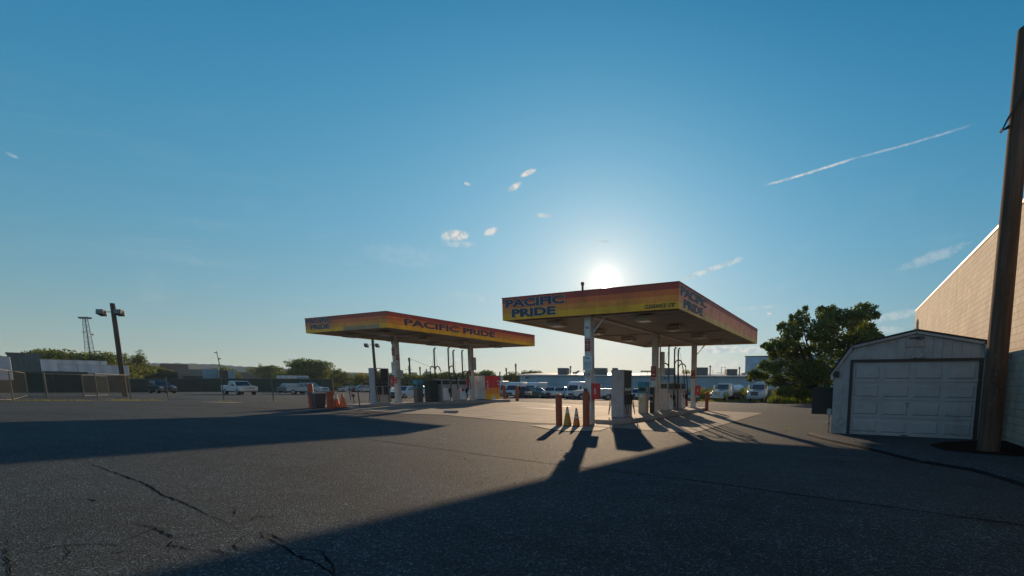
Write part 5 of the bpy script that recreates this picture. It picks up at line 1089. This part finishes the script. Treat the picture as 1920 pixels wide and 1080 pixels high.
def put_vehicle(fn, nm, label, cat, u, d, rel, *args, zoff=0, group=CARS, **kw):
    a = at(u, d); va = math.atan2(a[1], a[0])            # direction from the viewer
    hd = va+math.pi-R(rel)*-1                             # rel 0 faces the camera, +90 faces picture right
    hd = va+math.pi+R(rel); t = thing(nm, label, cat, (a[0], a[1], a[2]+zoff), hd, group=group); fn(t, *args, **kw)
    L = kw.get('L', {sedan: 4.8, pickup: 5.8, van: 5.9, service: 6.3, heavy: 7.6}[fn]); off = Vector((-L/2, 0, 0)); off.rotate(t.rotation_euler); t.location += off
    return t
P_ = put_vehicle
P_(pickup, 'pickup_truck', 'white crew cab pickup truck alone in the middle of the lot', 'pickup', 448, 62, 20, 'paint_white')
P_(sedan, 'parked_suv', 'black car beside the dark fence at the left of the lot', 'car', 303, 64, 15, 'paint_black', suv=1)
P_(sedan, 'parked_suv', 'dark grey SUV seen from the rear in front of the screened fence', 'suv', 538, 84, 200, 'paint_grey', suv=1)
P_(pickup, 'pickup_truck', 'silver pickup partly behind the dark orange bollard', 'pickup', 577, 74, 50, 'paint_silver', cap=True)
P_(sedan, 'parked_car', 'white sedan side-on beyond the end of the screened fence', 'car', 652, 112, -70, 'paint_white')
P_(sedan, 'parked_suv', 'dark maroon SUV just right of the white sedan', 'suv', 676, 108, -70, 'paint_maroon', suv=1)
P_(sedan, 'parked_car', 'silver car at the left side of the open headed dispenser', 'car', 688, 106, -80, 'paint_silver')
P_(sedan, 'parked_suv', 'white SUV behind the front column of the farther canopy', 'suv', 757, 64, -32, 'paint_white', suv=1)
for i, (u, d, r, m, fn, lb) in enumerate(((728, 88, -20, 'paint_white', sedan, 'white car roof seen left of the farther canopy front column'), (764, 84, -25, 'paint_silver', sedan, 'silver car in the row directly behind the white SUV'), (784, 84, -20, 'paint_white', sedan, 'white car in the row seen between teal kiosk and green cabinet'), (812, 78, -35, 'paint_white', pickup, 'white pickup in the row seen left of the first hose mast dispenser'), (846, 86, -20, 'paint_silver', sedan, 'silver car in the row seen between two hose mast dispensers'), (832, 84, -20, 'paint_white', sedan, 'white car in the row hidden mostly by a hose mast dispenser'), (879, 80, -15, 'paint_white', sedan, 'white car in the row nearest the rear column of the farther canopy'))):
    P_(fn, 'parked_car' if fn is sedan else 'pickup_truck', lb, 'car' if fn is sedan else 'pickup', u, d, r, m, **({'suv': 1} if fn is sedan and i % 2 == 0 else {}))
P_(sedan, 'parked_suv', 'black car seen from the rear between the two hose mast dispensers', 'car', 847, 58, 190, 'paint_black', suv=1)
P_(van, 'parked_van', 'white bus like van just right of the striped cabinet', 'van', 935, 84, -20, 'paint_white', H=2.9)
P_(van, 'parked_van', 'white high roof van with dark red lower side, leftmost of the three high vans', 'van', 968, 78, -24, 'paint_white', stripe='paint_red')
P_(sedan, 'parked_suv', 'white SUV between two high roof vans', 'suv', 981, 86, -20, 'paint_white', suv=1)
P_(van, 'parked_van', 'white high roof van behind the dark green SUV', 'van', 1004, 80, -28, 'paint_white')
P_(sedan, 'parked_suv', 'silver SUV behind the nose of the dark green SUV', 'suv', 1019, 86, -25, 'paint_silver', suv=1)
P_(sedan, 'parked_suv', 'dark green SUV facing right in front of the van row', 'suv', 1009, 76, 40, 'paint_darkgreen', suv=1)
P_(pickup, 'pickup_truck', 'black pickup partly behind the dark green SUV', 'pickup', 985, 78, 16, 'paint_black')
P_(pickup, 'pickup_truck', 'white pickup between the dark green SUV and the high roof van', 'pickup', 1034, 78, -15, 'paint_white')
P_(pickup, 'pickup_truck', 'white pickup with a dark rack left of the nearer van', 'pickup', 1052, 78, -14, 'paint_white', cap=True)
P_(van, 'parked_van', 'white high roof van nearest the first column of the nearer canopy', 'van', 1081, 74, -16, 'paint_white', H=2.75)
P_(service, 'service_truck', 'white service truck with ladder rack behind the first column', 'service truck', 1116, 66, -82, 'paint_white')
P_(sedan, 'parked_suv', 'pale green car roof right of the tall grey dispenser', 'suv', 1196, 74, -20, 'paint_silver', suv=1)
P_(sedan, 'parked_car', 'black car low behind the truck dispenser by the third column', 'car', 1283, 58, 30, 'paint_black')
P_(heavy, 'tanker_truck', 'white fuel tanker truck with green fenders in the weeds before the warehouse', 'tanker truck', 1366, 71, -26, 'paint_white', True, 'paint_green')
P_(heavy, 'flatbed_truck', 'white square nosed truck parked half under the tree', 'truck', 1429, 69, -16, 'paint_white', False, None, square=True)
for i, (u, d, r, m, lb) in enumerate(((102, 82, 80, 'paint_silver', 'silver car roof over the fence under the trailers'), (132, 86, 100, 'paint_white', 'white car roof over the fence left of the light pole'), (216, 98, 70, 'paint_black', 'dark car over the fence just left of the light pole'), (256, 98, -60, 'paint_black', 'black car over the fence right of the light pole'), (272, 102, -60, 'paint_silver', 'silver car glinting over the fence left of the black car'), (295, 102, -70, 'paint_white', 'white car roof over the screened fence above the black car'), (455, 106, 80, 'paint_silver', 'silver car roof over the fence right of the containers'), (476, 106, 80, 'paint_white', 'white car roof over the fence above the white pickup'), (503, 107, 95, 'paint_white', 'white car roof over the fence left of the red lettered trailer'), (316, 103, 90, 'paint_darkgreen', 'dark green car roof over the fence left of the containers'))):
    P_(sedan, 'parked_car', lb, 'car', u, d, r, m, zoff=.9, group='car roofs seen over the back fence', suv=i % 2)

# ================================================================== TREES
def leafmat(name, c, c2, tr=.45):
    m = bpy.data.materials.new(name); m.use_nodes = True; nt = m.node_tree; g = N(nt); nt.nodes.remove(nt.nodes['Principled BSDF']); out = nt.nodes['Material Output']
    geo = g.n('ShaderNodeNewGeometry'); col = g.mix(geo.outputs['Random Per Island'], c, c2)
    d = g.n('ShaderNodeBsdfDiffuse'); t = g.n('ShaderNodeBsdfTranslucent'); g.set(d.inputs[0], col); g.set(t.inputs[0], g.mix(1.0, col, (1.7, 1.5, .5), 'MULTIPLY'))
    gl = g.n('ShaderNodeBsdfGlossy'); gl.inputs['Roughness'].default_value = .45; gl.inputs[0].default_value = (.5, .5, .5, 1)
    x = g.n('ShaderNodeMixShader'); x.inputs[0].default_value = tr; g.set(x.inputs[1], d.outputs[0]); g.set(x.inputs[2], t.outputs[0])
    y = g.n('ShaderNodeMixShader'); y.inputs[0].default_value = .05; g.set(y.inputs[1], x.outputs[0]); g.set(y.inputs[2], gl.outputs[0]); g.set(out.inputs[0], y.outputs[0]); M[name] = m
leafmat('leaf_dark', (.045, .085, .018), (.12, .155, .028)); leafmat('leaf_mid', (.055, .080, .018), (.13, .15, .030)); leafmat('leaf_yellow', (.14, .15, .02), (.26, .25, .04))
M['bark'] = mat('tree_bark', (.07, .05, .035), .95, color2=(.03, .022, .016), vscale=6, bump=.8)
def leaves(clumps, n, size, seed):                         # clumps: (x,y,z,rx,ry,rz)
    rng = np.random.default_rng(seed); vol = np.array([c[3]*c[4]*c[5] for c in clumps])**.75; k = np.maximum(6, (n*vol/vol.sum()).astype(int)); V = []
    for c, q in zip(clumps, k):
        d = rng.normal(size=(q, 3)); d /= np.linalg.norm(d, axis=1)[:, None]; rad = rng.random(q)**.42; sub = 1+.22*np.sin(d[:, 0]*5+c[0])*np.sin(d[:, 1]*6+c[1])*np.cos(d[:, 2]*5+c[2])
        p = d*(rad*sub)[:, None]*np.array(c[3:6])+np.array(c[:3]); u = rng.normal(size=(q, 3)); u /= np.linalg.norm(u, axis=1)[:, None]; w = np.cross(u, rng.normal(size=(q, 3))); w /= np.linalg.norm(w, axis=1)[:, None]
        s = size*(.6+.8*rng.random(q))[:, None]; V.append(np.stack([p-u*s*.5, p+w*s*.32, p+u*s*.5, p-w*s*.32], 1))
    V = np.concatenate(V).reshape(-1, 3); m = len(V)//4; return V, [(4*i, 4*i+1, 4*i+2, 4*i+3) for i in range(m)]
def tree(nm, label, u, d, width, height, n, size, leaf='leaf_mid', clumps=None, nc=14, seed=1, group=None, trunk=.25, low=.15, base=None, cat='tree'):
    a = base or at(u, d); t = thing(nm, label, cat, a, -YAW, group=group); rr = random.Random(seed); C = clumps or []
    if not clumps:
        for i in range(nc):
            th = rr.uniform(0, 2*math.pi); zz = rr.uniform(low, .86); sp = math.sin(math.pi*min(1, max(.12, (zz-low+.12)/(1.1-low))))**.7*rr.uniform(.45, 1)
            C.append((math.cos(th)*width/2*sp*.78, math.sin(th)*width/2*sp*.6, height*zz, width*rr.uniform(.13, .24), width*rr.uniform(.13, .22), height*rr.uniform(.10, .17)))
        C.append((0, 0, height*.55, width*.3, width*.25, height*.3))
    V, F = leaves(C, n, size, seed); me = bpy.data.meshes.new('crown'); me.from_pydata(V.tolist(), [], F); me.materials.append(M[leaf]); o = bpy.data.objects.new('crown', me); COL.objects.link(o); o.parent = t
    mb = MB(); ht = height*.45; mb.tube([(0, 0, -.3), (trunk*.3, 0, ht*.5), (0, trunk*.3, ht)], trunk, 10, r1=trunk*.55)
    for c in C[:min(len(C), 26)]:
        z0 = ht*rr.uniform(.35, .95); e = Vector(c[:3]); s = Vector((0, 0, z0)); mid = s.lerp(e, .5)+Vector((0, 0, -height*.02)); mb.tube([s, mid, e], trunk*.32, 6, r1=trunk*.08)
    mb.build('trunk', 'bark', t); return t
# the big tree right of the nearer canopy: clumps laid out from its outline
def big_tree():
    d = 52; a = at(1530, d); C = []; rr = random.Random(3); s_ = d/F_
    pts = [(1455,650,30,16),(1440,690,26,14),(1425,705,20,10),(1470,715,26,12),(1478,625,26,18),(1500,600,22,16),(1520,625,34,22),(1548,590,26,14),(1560,607,30,20),(1590,595,26,17),(1612,612,24,18),(1632,628,16,8),(1643,630,6,4),
           (1500,660,40,26),(1545,650,46,32),(1590,645,36,34),(1505,700,44,26),(1550,700,50,30),(1600,700,30,40),(1470,735,20,12),(1510,735,34,16),(1550,738,44,14),(1585,740,40,12),(1438,648,10,8),(1462,604+8,10,6),(1528,598,10,8),(1552,581,7,4),(1606,588,10,7),(1447,668,12,7),(1409,700,8,5),(1490,584+6,8,6),(1625,655,14,18)]
    ro = np.array(RXf)/np.linalg.norm(RXf)
    for u, v, ru, rv in pts:
        p = W(u, v, d); dx = (np.array(p[:2])-np.array(a[:2]))@ro; dy = rr.uniform(-1, 1)*2.6; C.append((dx, dy, p[2]-a[2], ru*s_*.86, min(ru, 34)*s_*.9, rv*s_*.95))
        for k in range(int(ru/8)+1): th = rr.uniform(0, 2*math.pi); C.append((dx+math.cos(th)*ru*s_*.8, dy+rr.uniform(-1, 1)*1.2, p[2]-a[2]+math.sin(th)*rv*s_*.85, rr.uniform(4, 9)*s_, rr.uniform(5, 9)*s_, rr.uniform(4, 8)*s_))
    t = tree('broadleaf_tree', 'large dark leafy tree between the nearer canopy and the white shed', 0, 0, 14, 9.5, 36000, .30, 'leaf_dark', C, seed=4, trunk=.3, base=a)
big_tree()
TG = 'trees along the far side of the lot'
T_ = [('broad crowned tree rising behind the screened fence, left of the farther canopy', 592, 125, 12.5, 7.4, 9000, .40, 'leaf_dark', 3, .45), ('dense round tree between the containers and the broad crowned tree', 502, 165, 10.5, 5.6, 5000, .45, 'leaf_dark', 5, .2),
      ('small round tree above the dark gap', 425, 175, 7, 4.8, 2500, .4, 'leaf_dark', 6, .2), ('second small round tree above the pale blue container', 441, 176, 7, 4.6, 2500, .4, 'leaf_dark', 7, .2), ('small round tree left of the antenna mast', 405, 178, 6, 5.0, 2000, .4, 'leaf_dark', 8, .2),
      ('slim dark conifer like tree on the skyline behind the fence', 494, 178, 3, 7.2, 1500, .35, 'leaf_dark', 9, .1), ('dark bushy tree left of the red lettered trailer', 520, 165, 9, 6.0, 4000, .4, 'leaf_mid', 10, .2), ('low dark tree above the red lettered trailer', 545, 150, 10, 5.4, 4000, .4, 'leaf_dark', 11, .2),
      ('tree behind the small white trailer at the fence end', 620, 140, 9, 5.6, 4000, .4, 'leaf_dark', 12, .15), ('yellowish bush right of the small white trailer', 672, 120, 3.6, 3.8, 1800, .32, 'leaf_yellow', 13, .05), ('bushy tree left of the yellowish bush', 645, 128, 9, 4.2, 4500, .36, 'leaf_mid', 14, .05), ('bushy tree behind the open headed dispenser', 690, 126, 9, 4.4, 4500, .36, 'leaf_mid', 15, .05),
      ('bushy tree right of the open headed dispenser', 722, 124, 8, 4.6, 4500, .36, 'leaf_mid', 16, .05), ('bushy tree behind the front column of the farther canopy', 752, 122, 9, 4.0, 4500, .36, 'leaf_dark', 17, .05), ('bushy tree behind the teal kiosk', 785, 120, 10, 4.2, 5000, .36, 'leaf_mid', 18, .05), ('bushy tree behind the first hose mast', 820, 120, 10, 4.5, 5000, .36, 'leaf_mid', 19, .05),
      ('bushy tree behind the hose mast cluster of the farther island', 852, 118, 9, 4.4, 5000, .36, 'leaf_dark', 20, .05), ('tall rounded tree behind the white cabinet', 902, 118, 8, 5.4, 5500, .36, 'leaf_dark', 21, .05), ('rounded tree between the farther canopy rear column and white cabinet', 880, 122, 7, 4.8, 4000, .36, 'leaf_dark', 22, .05),
      ('round green hedge tree left of the blue warehouse', 975, 110, 7.5, 4.6, 5500, .34, 'leaf_mid', 23, .03), ('taller hedge tree rising over the warehouse end', 1000, 112, 7, 5.6, 5500, .34, 'leaf_mid', 24, .03), ('hedge tree at the left end of the hedge by the bright bollards', 955, 112, 5, 3.8, 3000, .34, 'leaf_dark', 25, .03),
      ('small tree top between the rooftop units by the third column', 1290, 118, 4.5, 6.0, 2000, .35, 'leaf_yellow', 26, .3), ('lone airy tree on the ridge right of the light pole', 255, 105, 5.2, 8.9, 2600, .34, 'leaf_mid', 27, .6)]
TOPV = {592: 676, 502: 684, 425: 688, 441: 689, 405: 690, 494: 681, 520: 688, 545: 688, 620: 691, 672: 699, 645: 697, 690: 695, 722: 696, 752: 699, 785: 698, 820: 695, 852: 697, 902: 693, 880: 697, 975: 697, 1000: 693, 955: 702, 1290: 690, 255: 660}
for lb, u, d, w, h, n, s, lf, sd, low in T_:
    h = (top_z(u, TOPV[u], d)-at(u, d)[2])*1.06; w *= 1.15
    tree('broadleaf_tree', lb, u, d, w, h, n, s, lf, nc=12 if n > 3000 else 8, seed=sd, group=TG, trunk=.16, low=low)
LT = [(70, 78, 6), (95, 76, 9), (118, 78, 9.6), (142, 80, 9.4), (168, 82, 9.2), (190, 84, 8.6), (212, 88, 7.6), (240, 95, 6.6), (262, 100, 6.0), (283, 110, 5.8), (302, 118, 5.4), (325, 135, 5.8), (350, 140, 6), (372, 150, 6), (40, 84, 8), (20, 88, 7)]
tops = [661, 655, 652, 653, 657, 660, 667, 675, 681, 684, 689, 693, 695, 697, 657, 664]
for i, ((u, d, w), tp) in enumerate(zip(LT, tops)):
    d += 12; a = at(u, d); h = top_z(u, tp, d)-a[2]
    tree('broadleaf_tree', ('tree on the left ridge behind the trailers, %s' % ['small one above the teal building','left shoulder of the ridge','highest crown','just right of the highest crown','below the lattice tower','right of the lattice tower','left of the light pole','directly behind the light pole','right of the light pole','under the airy tree','low crown before the brick block','dark crown beneath the brick block','dark crown beneath the cream block','low crown left of the antenna','above the teal building roof','far left above the pale container'][i]), u, d, w*1.7, h, 6000, .42, 'leaf_dark' if i % 3 else 'leaf_mid', nc=12, seed=50+i, group='trees on the left ridge', trunk=.2, low=.2)
# weeds and tall grass near the tanker trucks
def weeds(label, poly_uvd, n, h, seed, leaf='leaf_yellow'):
    rng = np.random.default_rng(seed); V = []; F = []; (u0, u1, d0, d1) = poly_uvd
    for i in range(n):
        x, y, z = at(rng.uniform(u0, u1), rng.uniform(d0, d1)); hh = h*rng.uniform(.35, 1.1)*(.6+.4*math.sin(x*1.3)**2); a = rng.uniform(0, 6.28); dx, dy = math.cos(a)*.05, math.sin(a)*.05; lx, ly = rng.normal(0, .12, 2)
        o = len(V); V += [(x-dx, y-dy, z), (x+dx, y+dy, z), (x+lx+dx*.3, y+ly+dy*.3, z+hh), (x+lx-dx*.3, y+ly-dy*.3, z+hh)]; F.append((o, o+1, o+2, o+3))
    me = bpy.data.meshes.new('grass'); me.from_pydata(V, [], F); me.materials.append(M[leaf]); o = bpy.data.objects.new('grass', me); COL.objects.link(o); tag(o, label, 'grass', kind='stuff')
weeds('tall yellow green weeds in front of the blue warehouse', (1290, 1480, 73, 84), 12000, 2.0, 1)
weeds('low grass edge under the tree beside the trucks', (1296, 1700, 66, 73), 6000, .35, 2)
weeds('rank weeds under the big tree', (1440, 1640, 56, 66), 5000, 1.3, 3, 'leaf_dark')
def scatter(name, label, pts, m, per, rad, size, seed, leafy=False):
    rng = np.random.default_rng(seed); V = []; F = []
    for (cx, cy) in pts:
        for i in range(per):
            x, y = cx+rng.normal(0, rad), cy+rng.normal(0, rad); z = zm(x, y); o = len(V); s_ = size*rng.uniform(.4, 1.3)
            if leafy:
                a = rng.uniform(0, 6.28); lx, ly = rng.normal(0, .35, 2)*s_; dx, dy = math.cos(a)*.006, math.sin(a)*.006
                V += [(x-dx, y-dy, z-.01), (x+dx, y+dy, z-.01), (x+lx, y+ly, z+s_)]; F.append((o, o+1, o+2))
            else:
                P = [(rng.uniform(-.3, .3), rng.uniform(-.3, .3), .55), (.6, 0, .1), (0, .5, .1), (-.55, 0, .1), (0, -.6, .1), (0, 0, -.3)]
                V += [(x+p[0]*s_, y+p[1]*s_, z+p[2]*s_+.001) for p in P]; F += [(o, o+1, o+2), (o, o+2, o+3), (o, o+3, o+4), (o, o+4, o+1), (o+5, o+2, o+1), (o+5, o+3, o+2), (o+5, o+4, o+3), (o+5, o+1, o+4)]
    me = bpy.data.meshes.new(name); me.from_pydata(V, [], F); me.materials.append(M[m]); o = bpy.data.objects.new(name, me); COL.objects.link(o); tag(o, label, name, kind='stuff')
rr_ = random.Random(21)
scatter('gravel', 'loose grit and pebbles strewn over the asphalt', [(rr_.uniform(-14, 3), rr_.uniform(1.5, 14)) for _ in range(130)], 'stone', 4, .35, .016, 5)
scatter('grass', 'thin weeds sprouting along the kerbs and bollard feet', [(-9.2, 14.6), (-8.9, 15.0), (-8.3, 16.1), (-9.0, 14.9), (-10.0, 14.2), (-24.4, 14.6), (-10.2, 16.3), (2.1, 12.5), (2.6, 12.1), (-.6, 15.3), (-2.0, 17.4)], 'leaf_yellow', 26, .10, .09, 6, True)
scatter('grass', 'grass tufts along the far paving seam by the fence posts', [g_(215+i*17, 751.5) for i in range(6)]+[g_(30+i*26, 752) for i in range(6)]+[g_(515, 752.5), g_(420, 752.5)], 'leaf_yellow', 60, .30, .16, 7, True)

# ================================================================== AIR
HAZE = 0.00020
if HAZE:
    mh = bpy.data.materials.new('air'); mh.use_nodes = True; nt = mh.node_tree; nt.nodes.clear(); out = nt.nodes.new('ShaderNodeOutputMaterial'); pv = nt.nodes.new('ShaderNodeVolumePrincipled')
    pv.inputs['Color'].default_value = (.60, .80, 1.0, 1); pv.inputs['Density'].default_value = HAZE; pv.inputs['Anisotropy'].default_value = .3; nt.links.new(pv.outputs[0], out.inputs['Volume'])
    M['air'] = mh; o = MB().box(-4700, 4700, -4700, 4700, -8, 50).build('haze', 'air'); o['kind'] = 'stuff'
